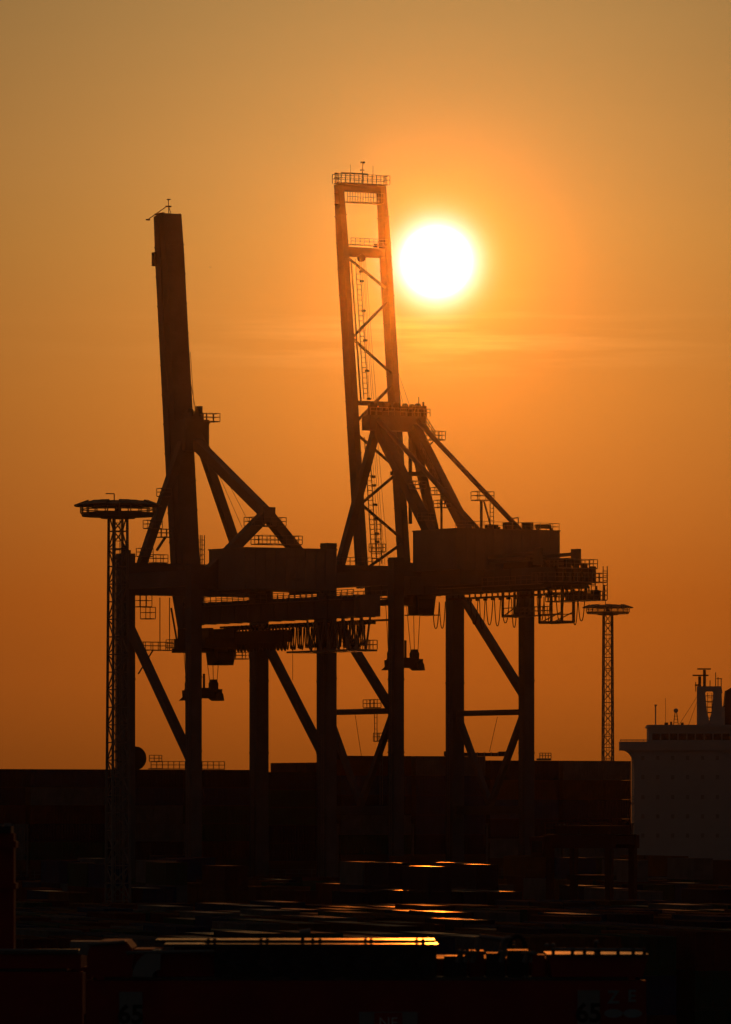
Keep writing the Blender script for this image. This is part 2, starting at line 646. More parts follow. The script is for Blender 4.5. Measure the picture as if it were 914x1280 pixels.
# trolley, cab and spreader
tz = GZ0 - 0.9
ty = 5.5
tr = MB().box(-3.0, 3.0, ty - 4.6, ty + 4.6, tz - 2.6, tz - 1.2)
tr.box(-2.4, -1.7, ty - 4.6, ty + 4.6, tz - 1.2, tz + 0.2).box(1.7, 2.4, ty - 4.6, ty + 4.6, tz - 1.2, tz + 0.2)
tr.box(-2.8, 1.5, ty - 1.6, ty + 5.6, tz - 3.2, tz - 2.6)
tr = tr.build('trolley', MACH, L)
platform(tr, -3.4, 3.4, ty + 4.7, ty + 6.2, tz - 2.4)
cz = FL.on(262, 832, x=1.2).z
cb = MB().prism([(0.2, cz), (3.0, cz), (3.5, cz + 2.3), (-0.2, cz + 2.3)], ty - 2.2, ty + 0.4).build('operator_cab', MACH, tr)
MB().box(0.4, 2.9, ty - 2.28, ty - 2.21, cz + 0.5, cz + 1.9).build('cab_window', GLASS, cb)
platform(tr, 3.4, 5.6, ty - 2.2, ty - 0.2, cz + 1.0, 0.9)
sz0, sz1 = FL.on(252, 876, x=0).z, FL.on(252, 850, x=0).z
spreader(L, 0.0, FL.on(252, 860, x=0).y, sz0, sz1, 5.5, tz - 2.7)
# boom
BA = FL.on(233.5, 742, x=0)
BT = FL.on(209.5, 269, x=0)
BW, BD = 3.0, 3.4
bm = MB()
axis = (BT - BA).normalized()
foot = BA - axis * 5.2
bm.beam(BA, BA + (BT - BA) * 0.89, BW, BD, (0, 1, 0))
bm.beam(BA + (BT - BA) * 0.89, BT, BW, BD, (0, 1, 0), BW, BD * 0.86)
bm.beam(foot, BA, BW * 0.8, BD * 0.6, (0, 1, 0), BW, BD)
boom = bm.build('boom', STEEL, L)
m = MB()
for k in range(12):
    p = BA.lerp(BT, 0.06 + k * 0.078)
    MB().beam(p - axis * 0.08, p + axis * 0.08, BW + 0.10, BD + 0.10, (0, 1, 0)).build('stiffener_band', STEEL, boom)
m = MB()
for s in (-1, 1):
    m.beam(BA + Vector((s * (BW / 2 + 0.12), 0, 0)), BT + Vector((s * (BW / 2 + 0.12), 0, -0.8)), 0.16, 0.5, (0, 1, 0))
m.build('trolley_rail', STEEL, boom)
MB().beam(BT + Vector((-BW / 2 - 0.15, 0.9, -7.4)), BT + Vector((-BW / 2 - 0.15, 0.9, -5.4)), 0.5, 0.9).build('limit_bracket', MACH, boom)
m = MB()
tp = BT + Vector((0.0, -0.4, 0))
m.pipe(tp, tp + Vector((-0.1, 0, 2.2)), 0.07, 6).pipe(tp + Vector((0.45, 0, 0)), tp + Vector((-0.1, 0, 1.4)), 0.05, 6)
m.box(tp.x - 0.5, tp.x + 0.35, tp.y - 0.15, tp.y + 0.15, tp.z + 1.15, tp.z + 1.35)
m.box(tp.x - 0.3, tp.x + 0.2, tp.y - 0.15, tp.y + 0.15, tp.z + 2.2, tp.z + 2.35)
m.build('warning_light_mast', MACH, boom)
m = MB().pipe(BT + Vector((-0.3, -0.4, 1.3)), BT + Vector((-3.1, 0.4, -0.75)), 0.07, 6)
m.box(BT.x - 3.3, BT.x - 2.8, BT.y + 0.2, BT.y + 0.6, BT.z - 0.85, BT.z - 0.65)
m.build('wind_vane_arm', MACH, boom)
MB().box(BT.x - BW / 2, BT.x - BW / 2 + 0.35, BT.y - 1.2, BT.y + 1.2, BT.z, BT.z + 0.28).box(BT.x + BW / 2 - 0.3, BT.x + BW / 2, BT.y - 1.2, BT.y + 1.2, BT.z, BT.z + 0.22).build('end_buffer', MACH, boom)
# pylon
AP = FL.on(240, 545, x=0)
AT = FL.on(240, 530, x=0)
PZ = FL.on(240, 735, y=LY).z
cp = MB().box(-2.0, 2.0, AP.y - 1.5, AP.y + 1.8, AP.z - 2.2, AT.z + 0.6)
cp.box(-1.1, 1.4, AP.y - 1.0, AP.y + 1.0, AT.z + 0.6, AT.z + 1.6)
cp.box(0.8, 1.5, AP.y - 0.5, AP.y + 0.5, AT.z + 1.6, AT.z + 2.6)
cap = cp.build('pylon_head', STEEL, L)
for s in (-1, 1):
    MB().pipe((s * 0.6, AP.y - 0.4, AT.z + 1.5), (s * 0.6 + 0.3, AP.y - 0.4, AT.z + 1.5), 0.75, 14).build('sheave', MACH, cap)
platform(cap, 1.0, 3.3, AP.y - 2.4, AP.y - 0.6, AT.z + 0.4, 1.1, (1.6, AP.y - 1.0, AT.z - 0.9))
for s in (-1, 1):
    MB().beam((s * 1.5, AP.y, AP.z - 1.0), (s * 9.7, LY, PZ), 1.15, 1.25, (0, 1, 0)).build('pylon_leg', STEEL, L)
ND = FL.on(333, 642, y=-LY)
MB().beam((0, AP.y - 0.6, AP.z - 0.8), ND, 1.35, 1.45).build('back_stay', STEEL, L)
MB().beam(ND + Vector((0, 0, 0.9)), ND + Vector((0, 0, -1.3)), 1.9, 1.9).build('stay_node', STEEL, L)
for s in (-1, 1):
    MB().beam(ND + Vector((s * 0.4, 0, -0.4)), (s * (LX - 0.4), -LY, FL.on(410, 735, y=-LY).z), 1.45, 1.6, (0, 1, 0)).build('landside_strut', STEEL, L)
pz = FL.on(330, 657, y=-LY).z
platform(L, ND.x - 2.8, ND.x + 2.4, -LY - 1.5, -LY + 1.5, pz, 1.15)
pz2 = FL.on(346, 680, y=-LY).z
platform(L, ND.x - 1.6, ND.x + 5.0, -LY - 1.6, -LY + 1.6, pz2, 1.15)
for k, (bx, ax_) in enumerate(((237, 412), (240, 440), (239, 470))):
    p = FL.on(bx - 2, ax_, x=0.4 * k)
    rope(boom, p, (0.3 * k, AP.y - 0.2, AT.z + 1.6), 0.04, 'hoist_rope')
rope(L, (1.0, AP.y - 1.2, AP.z + 0.5), FL.on(312, 655, y=-LY), 0.03)
rope(L, (1.2, AP.y - 1.2, AP.z - 0.5), FL.on(303, 660, y=-LY), 0.03)
# machinery house
HX0, HX1, HY0, HY1 = -7.5, 7.5, -18.2, -8.0
hz0, hz1 = 47.4, FL.on(340, 686, y=-18).z
hs = MB().box(HX0, HX1, HY0, HY1, hz0, hz1).build('machinery_house', HOUSE, L)
m = MB()
m.box(HX0 - 0.12, HX1 + 0.12, HY0 - 0.12, HY1 + 0.12, hz1, hz1 + 0.16)
m.build('roof', HOUSE, hs)
for k in range(10):
    x = HX0 + 0.2 + k * (HX1 - HX0 - 0.4) / 9
    MB().box(x - 0.08, x + 0.08, HY0 - 0.07, HY0, hz0 + 0.1, hz1 - 0.1).build('cladding_rib', HOUSE, hs)
# painted mark on the house: a dark slanted band
mk = MB()
for z0_, z1_, x0_, x1_ in ((hz1 - 1.3, hz1 - 0.9, -0.6, 2.2), (hz0 + 1.2, hz0 + 1.6, -0.6, 2.2)):
    mk.box(x0_, x1_, HY0 - 0.095, HY0 - 0.075, z0_, z1_)
mk.hexa([(-0.6, HY0 - 0.094, hz0 + 1.6), (0.1, HY0 - 0.094, hz0 + 1.6), (0.1, HY0 - 0.076, hz0 + 1.6), (-0.6, HY0 - 0.076, hz0 + 1.6),
         (1.5, HY0 - 0.094, hz1 - 1.3), (2.2, HY0 - 0.094, hz1 - 1.3), (2.2, HY0 - 0.076, hz1 - 1.3), (1.5, HY0 - 0.076, hz1 - 1.3)])
mk.build('painted_mark', GALV, hs)
for s in (-1, 1):
    MB().box(s * 5.8 - 0.4, s * 5.8 + 0.4, HY0 + 0.5, HY1 - 0.5, zb0 - 0.2, hz0).build('house_support', STEEL, L)
# ladders and platforms round the boom foot and pylon legs
p = FL.on(253, 712, x=2.0)
MB().ladder((p.x, p.y, p.z), (p.x, p.y, p.z + 5.0), 0.7, 0.10, 0.7).ladder((p.x, p.y + 0.7, p.z), (p.x, p.y + 0.7, p.z + 5.0), 0.7, 0.10, 0.9).build('access_ladder', GALV, L)
for (px, py, w_) in ((191, 660, 2.4), (181, 695, 2.0), (205, 620, 1.6), (205, 671, 1.8), (198, 703, 2.4)):
    p = FL.on(px, py, y=LY - 0.8)
    platform(L, p.x - w_ / 2, p.x + w_ / 2, p.y - 0.7, p.y + 0.7, p.z, 1.1)
MB().beam(FL.on(196, 688, y=LY - 0.8), FL.on(207, 671, y=LY - 0.8), 0.3).build('bracket', GALV, L)
for (px, py, w_) in ((179, 758, 2.0), (185, 773, 1.6)):
    p = FL.on(px, py, y=LY - 1.4)
    platform(L, p.x - w_ / 2, p.x + w_ / 2, p.y - 0.8, p.y + 0.8, p.z, 1.6)
p = FL.on(176, 812, y=LY)
p2 = FL.on(213, 812, y=LY)
pl = platform(L, p.x, p2.x, LY - 0.8, LY + 0.8, p.z, 1.1)
MB().beam((p.x - 0.4, LY, p.z - 3.5), (p.x + 2.0, LY, p.z - 0.1), 0.16).build('bracket', GALV, pl)
for px in (200, 212):
    a = FL.on(px, 747, y=LY)
    rope(L, a, (a.x, a.y, p.z), 0.07, 'access_cable')
MB().beam(FL.on(214, 760, y=LY), FL.on(221, 800, y=LY), 0.2).build('bracket', GALV, L)
cable_reel(L, -LX + 1.3, LY - 0.4, FL.on(178, 948, y=LY).z, 1.7)
pz = FL.on(180, 962, y=-LY + 2).z
# lamp and rope hanging in the right frame
rope(L, FL.on(366, 812, x=LX), FL.on(366, 850, x=LX), 0.04)

# ------------------------------------------------------------------ right crane: twin girder boom
R = thing('ship_to_shore_crane', 'ship-to-shore gantry crane with an open twin-girder boom raised beside the sun', 'crane', FR.O, TH, 'quay cranes with raised booms')
zw = FR.on(568, 705, y=LY).z
zl = FR.on(497, 697, y=-LY).z
crane_legs(R, (zw, zw, zl, zl - 0.8), 2.0, 1.68, STEEL2)
pb0, pb1 = FR.on(455, 729, y=LY).z, FR.on(455, 707, y=LY).z
MB().box(-LX + 1.02, LX - 1.02, LY - 0.9, LY + 0.9, pb0, pb1).build('portal_beam', STEEL2, R)
MB().box(-LX + 0.86, LX - 0.86, -LY - 0.8, -LY + 0.8, pb0 + 0.3, pb1 - 0.3).build('portal_beam', STEEL2, R)
strz = FR.on(616, 891, x=LX).z
for s in (-1, 1):
    MB().box(s * LX - 0.7, s * LX + 0.7, -LY + 0.85, LY - 1.01, pb0 - 0.9, pb0 + 1.3).build('side_beam', STEEL2, R)
    MB().pipe((s * LX, LY - 0.9, strz), (s * LX, -LY + 0.8, strz), 0.42, 20).build('horizontal_strut', STEEL2, R, smooth=True)
    if s > 0:
        a, b = FR.on(581, 750, x=LX), FR.on(657, 872, x=LX)
    else:
        a, b = FR.on(425, 782, x=-LX), FR.on(489, 886, x=-LX)
    MB().beam(a, b, 0.95, 1.1).build('diagonal_brace', STEEL2, R)
    MB().beam((s * LX, LY - 0.8, strz - 0.3), (s * LX, 0, 17.0), 0.75, 0.85).build('diagonal_brace', STEEL2, R)
    MB().beam((s * LX, -LY + 0.8, strz - 0.3), (s * LX, 0, 17.0), 0.75, 0.85).build('diagonal_brace', STEEL2, R)
    MB().box(s * LX - 0.5, s * LX + 0.5, -LY + 0.85, LY - 1.01, 15.6, 16.9).build('lower_beam', STEEL2, R)
rope(R, FR.on(622, 896, x=LX), FR.on(612, 940, x=LX), 0.04)
rope(R, FR.on(444, 893, x=-LX), FR.on(452, 946, x=-LX), 0.04)
p = FR.on(470, 886, x=-LX)
platform(R, -LX - 1.2, -LX - 0.1, p.y - 1.6, p.y + 1.6, p.z + 0.2, 1.1)
p = FR.on(477, 926, x=-LX + 1)
platform(R, -LX + 0.4, -LX + 1.4, p.y - 1.3, p.y + 1.3, p.z, 1.1)
MB().ladder((-LX + 0.6, p.y - 0.6, 17), (-LX + 0.6, p.y - 0.6, p.z), 0.7, 0.08, 0.8, (0, 1, 0)).ladder((-LX + 0.4, p.y + 0.6, p.z), (-LX + 0.4, p.y + 0.6, strz), 0.7, 0.08, 0.8, (0, 1, 0)).build('access_ladder', GALV, R)
# girders
RG0, RG1 = FR.on(600, 742, x=3.1).z, FR.on(600, 717, x=3.1).z
RB = -38.0
for s in (-1, 1):
    gm = MB().box(s * 3.1 - 0.65, s * 3.1 + 0.65, RB, LY + 1.2, RG0, RG1)
    for k in range(13):
        y = RB + 1.0 + k * 3.9
        gm.box(s * 3.1 - 0.74, s * 3.1 + 0.74, y, y + 0.12, RG0 - 0.06, RG1 + 0.05)
    gb = gm.build('main_girder', STEEL2, R)
    if s > 0:
        gr = gb
    MB().box(s * 4.35 - 0.5, s * 4.35 + 0.5, RB, -LY - 1, RG0 + 0.5, RG0 + 0.6).build('walkway', GALV, gb)
    MB().rail([(s * 4.8, RB, RG0 + 0.6), (s * 4.8, HY0 - 5, RG0 + 0.6)], 1.15, 0.085, 1.5).build('railing', GALV, gb)
for y in (LY - 3.0, 0.0, -LY - 3, -24.0, -31.0, RB + 0.8):
    MB().box(-2.45, 2.45, y - 0.5, y + 0.5, RG0 + 0.6, RG1 - 0.5).build('cross_girder', STEEL2, R)
MB().beam((4.1, RB + 1, RG0 - 0.55), (4.1, 0.5, RG0 - 0.55), 0.2, 0.3).build('festoon_rail', MACH, gr)
m = MB()
for k in range(24):
    y = RB + 1.5 + k * 1.55
    m.beam((4.1, y, RG0 - 0.5), (4.1, y, RG0 + 0.2), 0.18)
m.build('festoon_hanger', MACH, gr)
lm2 = loop_mesh(1.9, 3.9, 0.075).mesh('cable_loop')
lm2.materials.append(RUBBER)
for k, px in enumerate((553, 593, 603, 612, 622, 632, 643, 676, 684, 700, 719, 727)):
    p = FR.on(px, 745, x=4.1)
    o = inst('cable_loop', lm2, gr, (4.1, p.y, RG0 - 0.85))
    o.scale = (1, (0.9, 1.1, 0.8, 1.0)[k % 4], (1.0, 0.9, 1.08, 0.95)[k % 4])
p = FR.on(545, 745, x=4.1)
o = inst('cable_loop', lm2, gr, (4.1, p.y, RG0 - 0.85))
for k in range(15):
    y = RB + 3 + k * 2.1
    MB().box(3.85, 4.35, y - 0.2, y + 0.2, RG0 - 1.0, RG0 - 0.7).build('festoon_trolley', MACH, gr)
# hanging service frames
for (x0p, x1p, ytop, ybot) in ((636, 655, 742, 771), (682, 710, 742, 779)):
    a, b = FR.on(x0p, ybot, x=3.6), FR.on(x1p, ybot, x=3.6)
    zb = a.z
    m = MB()
    for y in (a.y, b.y):
        for x in (2.6, 4.6):
            m.beam((x, y, zb), (x, y, RG0), 0.28)
        m.beam((2.6, y, zb), (4.6, y, zb), 0.24)
    for x in (2.6, 4.6):
        m.beam((x, a.y, zb), (x, b.y, zb), 0.28)
        m.beam((x, a.y, zb + 1.2), (x, b.y, zb + 1.2), 0.12)
        m.beam((x, a.y, zb), (x, b.y, zb + 1.5), 0.12)
    fr = m.build('service_cage', GALV, R)
    MB().box(2.7, 4.5, min(a.y, b.y) + 0.15, max(a.y, b.y) - 0.15, zb + 0.14, zb + 0.24).build('floor_plate', GALV, fr)
    MB().ladder((4.75, b.y + 0.3, zb), (4.75, b.y + 0.3, RG0), 0.6, 0.08, 0.6, (0, 1, 0)).build('ladder', GALV, fr)
a, b = FR.on(650, 770, x=3.0), FR.on(684, 770, x=3.0)
platform(R, 2.4, 3.8, min(a.y, b.y), max(a.y, b.y), a.z, 1.2)
# rear end platforms
a, b = FR.on(702, 752, x=4.9), FR.on(754, 751, x=4.9)
pe = platform(R, 2.2, 5.6, b.y, a.y, a.z, 1.2, name='rear_platform')
m = MB()
for k in range(6):
    y = b.y + 0.4 + k * (a.y - b.y - 0.8) / 5
    for x in (2.4, 5.4):
        m.beam((x, y, a.z), (x, y, RG0 + 0.4), 0.16)
m.build('hanger', GALV, pe)
for k, (px, top) in enumerate(((704, 742), (712, 742), (716, 744), (724, 742), (729, 744), (737, 742), (744, 740), (750, 738))):
    e = FR.on(px, top, x=5.2)
    MB().beam((5.2, e.y, a.z), (5.2, e.y, e.z), 0.2).build('hanger', GALV, pe)
for k in range(4):
    e = FR.on(715 + k * 10, 752, x=4.9)
    MB().box(4.3, 5.1, e.y - 0.5, e.y + 0.5, a.z, a.z + 1.0 + 0.4 * (k % 2)).build('junction_box', MACH, pe)
e = FR.on(748, 705, x=4.5)
MB().ladder((5.3, RB - 1.9, a.z), (5.3, RB - 1.9, RG1 + 0.2), 0.7, 0.1, 0.6).build('access_ladder', GALV, pe)
MB().ladder((5.3, RB + 1.2, a.z), (5.3, RB + 1.2, RG1 + 0.2), 0.7, 0.1, 0.6).build('access_ladder', GALV, pe)
platform(R, -4.5, 5.4, RB - 2.2, RB + 2.0, RG0 + 0.9, 1.2)
for k in range(5):
    MB().box(-2.0 + k * 1.4, -1.2 + k * 1.4, RB - 0.9, RB - 0.3, RG0 + 0.9, RG1 + 0.2 + 0.35 * ((k * 3) % 4)).build('motor', MACH, R)
platform(R, -2.0, 4.6, RB - 1.0, RB + 3.4, RG1 - 0.05, 1.2)
MB().box(-4.0, 4.0, RB - 0.2, RB + 5.5, RG0 + 0.6, RG1 - 0.1).build('counterweight', STEEL2, R)
MB().box(-3.6, 3.6, RB + 4.2, RB + 11.0, RG1 - 0.1, RG1 + 0.9).build('rope_anchor_frame', MACH, R)
shz = FR.on(726, 686, x=3.3).z
ya = FR.on(718, 690, x=3.3).y
for s in (-1, 1):
    MB().box(s * 3.2 - 0.35, s * 3.2 + 0.35, ya - 1.4, ya + 0.2, RG1 + 0.4, shz).build('sheave_post', STEEL2, R)
    MB().beam((s * 3.2, ya, shz - 0.7), (s * 3.2, -22.6, shz - 0.9), 0.35, 0.5).build('tie_beam', STEEL2, R)
    MB().beam((s * 3.2, ya, shz - 1.7), (s * 3.2, -22.6, shz - 1.8), 0.2, 0.3).build('tie_beam', STEEL2, R)
m = MB()
for k in range(6):
    y = ya + 0.9 + k * 0.75
    m.box(-2.5, 4.0, y - 0.22, y + 0.22, RG1 + 0.4, RG1 + 0.9 + 0.5 * (k * 37 % 5) / 4)
m.build('motor', MACH, R)
MB().rail([(4.2, ya + 0.2, RG1 + 0.5), (4.2, -23, RG1 + 0.5)], 1.1, 0.085, 1.0).build('railing', GALV, R)
# house
rx0, rx1, ry0, ry1 = -8.75, 8.75, -22.6, -10.7
rz0, rz1 = RG1 + 0.05, FR.on(600, 662, y=-22).z
hs = MB().box(rx0, rx1, ry0, ry1, rz0, rz1).build('machinery_house', HOUSE, R)
MB().box(rx0 - 0.1, rx1 + 0.1, ry0 - 0.1, ry1 + 0.1, rz1, rz1 + 0.14).build('roof', HOUSE, hs)
for k in range(12):
    x = rx0 + 0.2 + k * (rx1 - rx0 - 0.4) / 11
    MB().box(x - 0.08, x + 0.08, ry0 - 0.06, ry0, rz0 + 0.1, rz1 - 0.1).build('cladding_rib', HOUSE, hs)
MB().rail([(rx0, ry0 + 0.2, rz1 + 0.14), (rx1, ry0 + 0.2, rz1 + 0.14), (rx1, ry1, rz1 + 0.14)], 1.0, 0.06, 1.6).build('railing', GALV, hs)
for (px0, px1, h, rr) in ((608, 625, 0.75, 0), (631, 646, 1.1, 0), (652, 667, 1.25, 1), (671, 691, 0.95, 0)):
    a, b = FR.on(px0, 660, y=-19), FR.on(px1, 660, y=-19)
    m = MB()
    if rr:
        m.pipe(((a.x + b.x) / 2, -19, rz1 + 0.1), ((a.x + b.x) / 2, -19, rz1 + h + 0.1), (b.x - a.x) / 2 * 0.85, 14)
    else:
        m.box(a.x, b.x - 0.5, -19.4, -18.6, rz1 + (0.5 if px0 == 671 else 0.15), rz1 + h + 0.15)
        for xx in (a.x + 0.2, b.x - 0.2):
            m.box(xx - 0.1, xx + 0.1, -19.3, -18.7, rz1 + 0.14, rz1 + 0.6)
    m.build('roof_ventilator', MACH, hs)
p = FR.on(648, 660, y=-18)
MB().path([(p.x, p.y, p.z - 0.3), (p.x, p.y, p.z + 1.5), (p.x - 1.0, p.y, p.z + 1.35)], 0.09).build('davit', GALV, hs)
# underside of the house down to the girders
MB().box(-7.6, 7.6, -22.0, -11.0, RG0 + 0.9, rz0).build('house_floor', STEEL2, hs)
# trolley and cab
ty = 6.2
tr = MB().box(-3.0, 3.0, ty - 3.0, ty + 3.0, RG0 - 1.4, RG0 - 0.25).build('trolley', MACH, R)
cz = FR.on(520, 769, x=1.8).z
cb = MB().prism([(-0.2, cz), (2.6, cz), (3.0, cz + 2.9), (-0.4, cz + 2.9)], ty - 4.2, ty - 1.6).build('operator_cab', MACH, tr)
MB().box(0.0, 2.5, ty - 4.28, ty - 4.21, cz + 0.7, cz + 2.3).build('cab_window', GLASS, cb)
MB().box(-0.6, 3.4, ty - 4.6, ty - 1.2, cz - 0.14, cz).build('cab_floor', MACH, cb)
sz0, sz1 = FR.on(504, 838, x=0).z, FR.on(504, 808, x=0).z
spreader(R, 0.0, FR.on(504, 820, x=0).y, sz0, sz1, 5.4, RG0 - 1.4)
# boom: two tapered box girders, cross beams, zigzag bracing
HB = FR.on(479, 712, x=0)
HT = FR.on(450.5, 236, x=0)
ax_ = (HT - HB).normalized()


def bp(s, py):
    """point on boom girder axis s (-1, 0, 1) at photograph row py"""
    t = (712 - py) / (712 - 236)
    p = HB.lerp(HT, t)
    return Vector((s * 3.67, p.y, p.z))


bm = MB()
for s in (-1, 1):
    bm.beam(bp(s, 735), bp(s, 300), 1.0, 2.05, (0, 1, 0), 0.98, 1.85)
    bm.beam(bp(s, 300), bp(s, 232), 0.98, 1.85, (0, 1, 0), 0.95, 1.2)
boom = bm.build('boom', STEEL2, R)
for s in (-1, 1):
    for k in range(14):
        p = bp(s, 700 - k * 33)
        MB().beam(p - ax_ * 0.07, p + ax_ * 0.07, 1.08, 2.12 - 0.012 * k, (0, 1, 0)).build('stiffener_band', STEEL2, boom)
for (py, th_, dp) in ((236, 0.95, 1.2), (316, 1.35, 1.5), (505, 0.65, 0.9), (600, 0.5, 0.6)):
    if py == 600:
        continue
    MB().beam(bp(-1, py) + Vector((0.5, 0, 0)), bp(1, py) - Vector((0.5, 0, 0)), dp, th_).build('cross_beam', STEEL2, boom)
zig = [(-1, 323, 1, 360), (1, 378, -1, 424), (-1, 424, 1, 466), (1, 482, -1, 528), (-1, 545, 1, 585), (1, 592, -1, 630), (-1, 632, 1, 672), (1, 680, -1, 712)]
for s0, y0, s1, y1 in zig:
    MB().beam(bp(s0, y0) + Vector((-s0 * 0.5, -0.3, 0)), bp(s1, y1) + Vector((-s1 * 0.5, -0.3, 0)), 0.34).build('brace', STEEL2, boom)
# top walkways on the boom
tp0 = bp(0, 235.5)
pt = MB().box(-4.0, 4.0, tp0.y - 1.5, tp0.y + 1.0, tp0.z + 0.55, tp0.z + 0.65).build('top_platform', GALV, boom)
MB().rail([(-4.2, tp0.y - 1.5, tp0.z + 0.6), (4.2, tp0.y - 1.5, tp0.z + 0.6), (4.2, tp0.y + 1.0, tp0.z + 0.6), (-4.2, tp0.y + 1.0, tp0.z + 0.6)], 1.35, 0.085, 0.75, True).build('railing', GALV, pt)
MB().beam((-4.2, tp0.y - 1.5, tp0.z + 2.0), (0.4, tp0.y - 1.5, tp0.z + 2.0), 0.22).build('top_rail', GALV, pt)
p1 = bp(0, 256)
pt = MB().box(-3.15, 3.15, p1.y - 1.3, p1.y + 0.5, p1.z + 0.2, p1.z + 0.3).build('lower_platform', GALV, boom)
MB().rail([(-3.15, p1.y - 1.3, p1.z + 0.3), (3.15, p1.y - 1.3, p1.z + 0.3)], 1.4, 0.075, 0.45).build('railing', GALV, pt)
p1 = bp(0, 308)
pt = MB().box(-3.15, 3.15, p1.y - 1.6, p1.y - 0.5, p1.z + 0.0, p1.z + 0.1).build('mid_platform', GALV, boom)
MB().rail([(-3.15, p1.y - 1.6, p1.z + 0.1), (3.15, p1.y - 1.6, p1.z + 0.1)], 0.9, 0.08, 0.8).build('railing', GALV, pt)
p1 = bp(0, 322)
MB().pipe((-0.9, p1.y - 0.9, p1.z - 0.2), (-0.9, p1.y - 0.3, p1.z - 0.2), 0.55, 14).build('sheave', MACH, boom)
MB().box(1.0, 1.5, p1.y - 1.3, p1.y - 0.9, p1.z + 1.4, p1.z + 2.0).build('warning_light', MACH, boom)
m = MB().pipe((0.0, tp0.y - 0.5, tp0.z + 0.6), (0.15, tp0.y - 0.5, tp0.z + 3.9), 0.08, 6)
m.box(-0.15, 0.4, tp0.y - 0.7, tp0.y - 0.3, tp0.z + 3.7, tp0.z + 3.95).box(-0.25, 0.3, tp0.y - 0.65, tp0.y - 0.35, tp0.z + 2.6, tp0.z + 2.75)
m.build('warning_light_mast', MACH, boom)
for x in (-2.0, 1.9):
    MB().pipe((x, tp0.y - 0.5, tp0.z + 0.6), (x, tp0.y - 0.5, tp0.z + 3.4), 0.03, 5).build('whip_antenna', MACH, boom)
m = MB()
for k, dz in enumerate((2.0, 1.3, 0.7, -1.0, -2.6)):
    m.beam((-4.0, tp0.y - 0.6, tp0.z + dz), (-4.75, tp0.y - 0.6, tp0.z + dz), 0.22, 0.16)
m.build('edge_bracket', MACH, boom)
for py in (322, 357, 400):
    MB().box(4.15, 4.5, bp(1, py).y - 0.4, bp(1, py).y + 0.4, bp(1, py).z - 0.4, bp(1, py).z + 0.4).build('edge_lamp', MACH, boom)
a, b = bp(-1, 500), bp(-1, 325)
MB().ladder(a + Vector((1.75, -1.2, 0)), b + Vector((1.75, -1.2, 0)), 0.75, 0.10, 0.75).build('ladder', GALV, boom)
MB().pipe(bp(-1, 505) + Vector((1.05, -0.9, 0)), bp(-1, 330) + Vector((0.8, -0.9, 0)), 0.14, 6).build('conduit', GALV, boom)
for py in (341, 353, 390, 427, 465, 500):
    lamp_box(boom, bp(-1, py) + Vector((2.25, -1.2, 0)), 0.26)
a, b = bp(-1, 705), bp(-1, 548)
MB().ladder(a + Vector((1.5, -1.2, 0)), b + Vector((1.5, -1.2, 0)), 0.8, 0.11, 0.7).ladder(a + Vector((2.3, -1.2, 0)), a + Vector((2.2, -1.2, 6.5)), 0.8, 0.11, 0.7).build('ladder', GALV, boom)
for py in (597, 608, 632, 650, 668, 678):
    lamp_box(boom, bp(-1, py) + Vector((2.2, -1.2, 0)), 0.3)
p1 = bp(-1, 690)
platform(boom, p1.x + 0.9, p1.x + 3.2, p1.y - 1.8, p1.y - 0.9, p1.z, 1.1)
for k, x in enumerate((-0.9, -0.5, -0.2, 0.25)):
    rope(boom, bp(0, 500) + Vector((x, -0.5, 0)), bp(0, 322) + Vector((x * 0.6 - 0.3, -0.5, 0)), 0.028, 'hoist_rope')
    rope(boom, bp(0, 706) + Vector((x * 1.2 + 0.4, -0.3, 0)), bp(0, 548) + Vector((x, -0.3, 0)), 0.028, 'hoist_rope')
for k, py in enumerate((470, 455)):
    rope(boom, bp(1, py) + Vector((0.6, 0, 0)), FR.on(506 + 8 * k, 512, x=3.2), 0.03, 'hoist_rope')
# pylon
A0 = FR.on(493, 526, x=0)
AX = 3.1
hd = MB().box(-4.9, 4.9, A0.y - 1.1, A0.y + 1.1, A0.z - 1.5, A0.z + 0.7)
hd.prism([(-4.6, A0.z + 0.7), (4.6, A0.z + 0.7), (4.0, A0.z + 1.5), (-4.0, A0.z + 1.5)], A0.y - 0.7, A0.y + 0.7)
hd = hd.build('pylon_head', STEEL2, R)
for k, x in enumerate((-3.7, -2.2, -1.2, 0.3, 1.7, 2.9, 3.9)):
    MB().pipe((x - 0.2, A0.y - 0.2, A0.z + 1.9), (x + 0.2, A0.y - 0.2, A0.z + 1.9), 0.8 - 0.08 * (k % 3), 14).build('sheave', MACH, hd)
m = MB()
for x, h in ((-4.3, 1.5), (-2.9, 1.1), (0.9, 1.4), (2.3, 0.9), (3.4, 1.4), (4.6, 1.6)):
    MB().box(x - 0.35, x + 0.35, A0.y - 1.0, A0.y - 0.2, A0.z + 0.7, A0.z + 0.7 + h).build('rope_clamp', MACH, hd)
MB().pipe((3.9, A0.y - 0.5, A0.z + 1), (3.9, A0.y - 0.5, A0.z + 3.6), 0.07, 6).build('antenna', MACH, hd)
MB().pipe((4.7, A0.y - 0.5, A0.z + 1), (4.7, A0.y - 0.5, A0.z + 2.9), 0.16, 6).build('beacon_post', MACH, hd)
MB().rail([(-4.9, A0.y - 1.4, A0.z + 0.7), (5.3, A0.y - 1.4, A0.z + 0.7), (5.3, A0.y + 1.4, A0.z + 0.7)], 1.1, 0.085, 1.0).build('railing', GALV, hd)
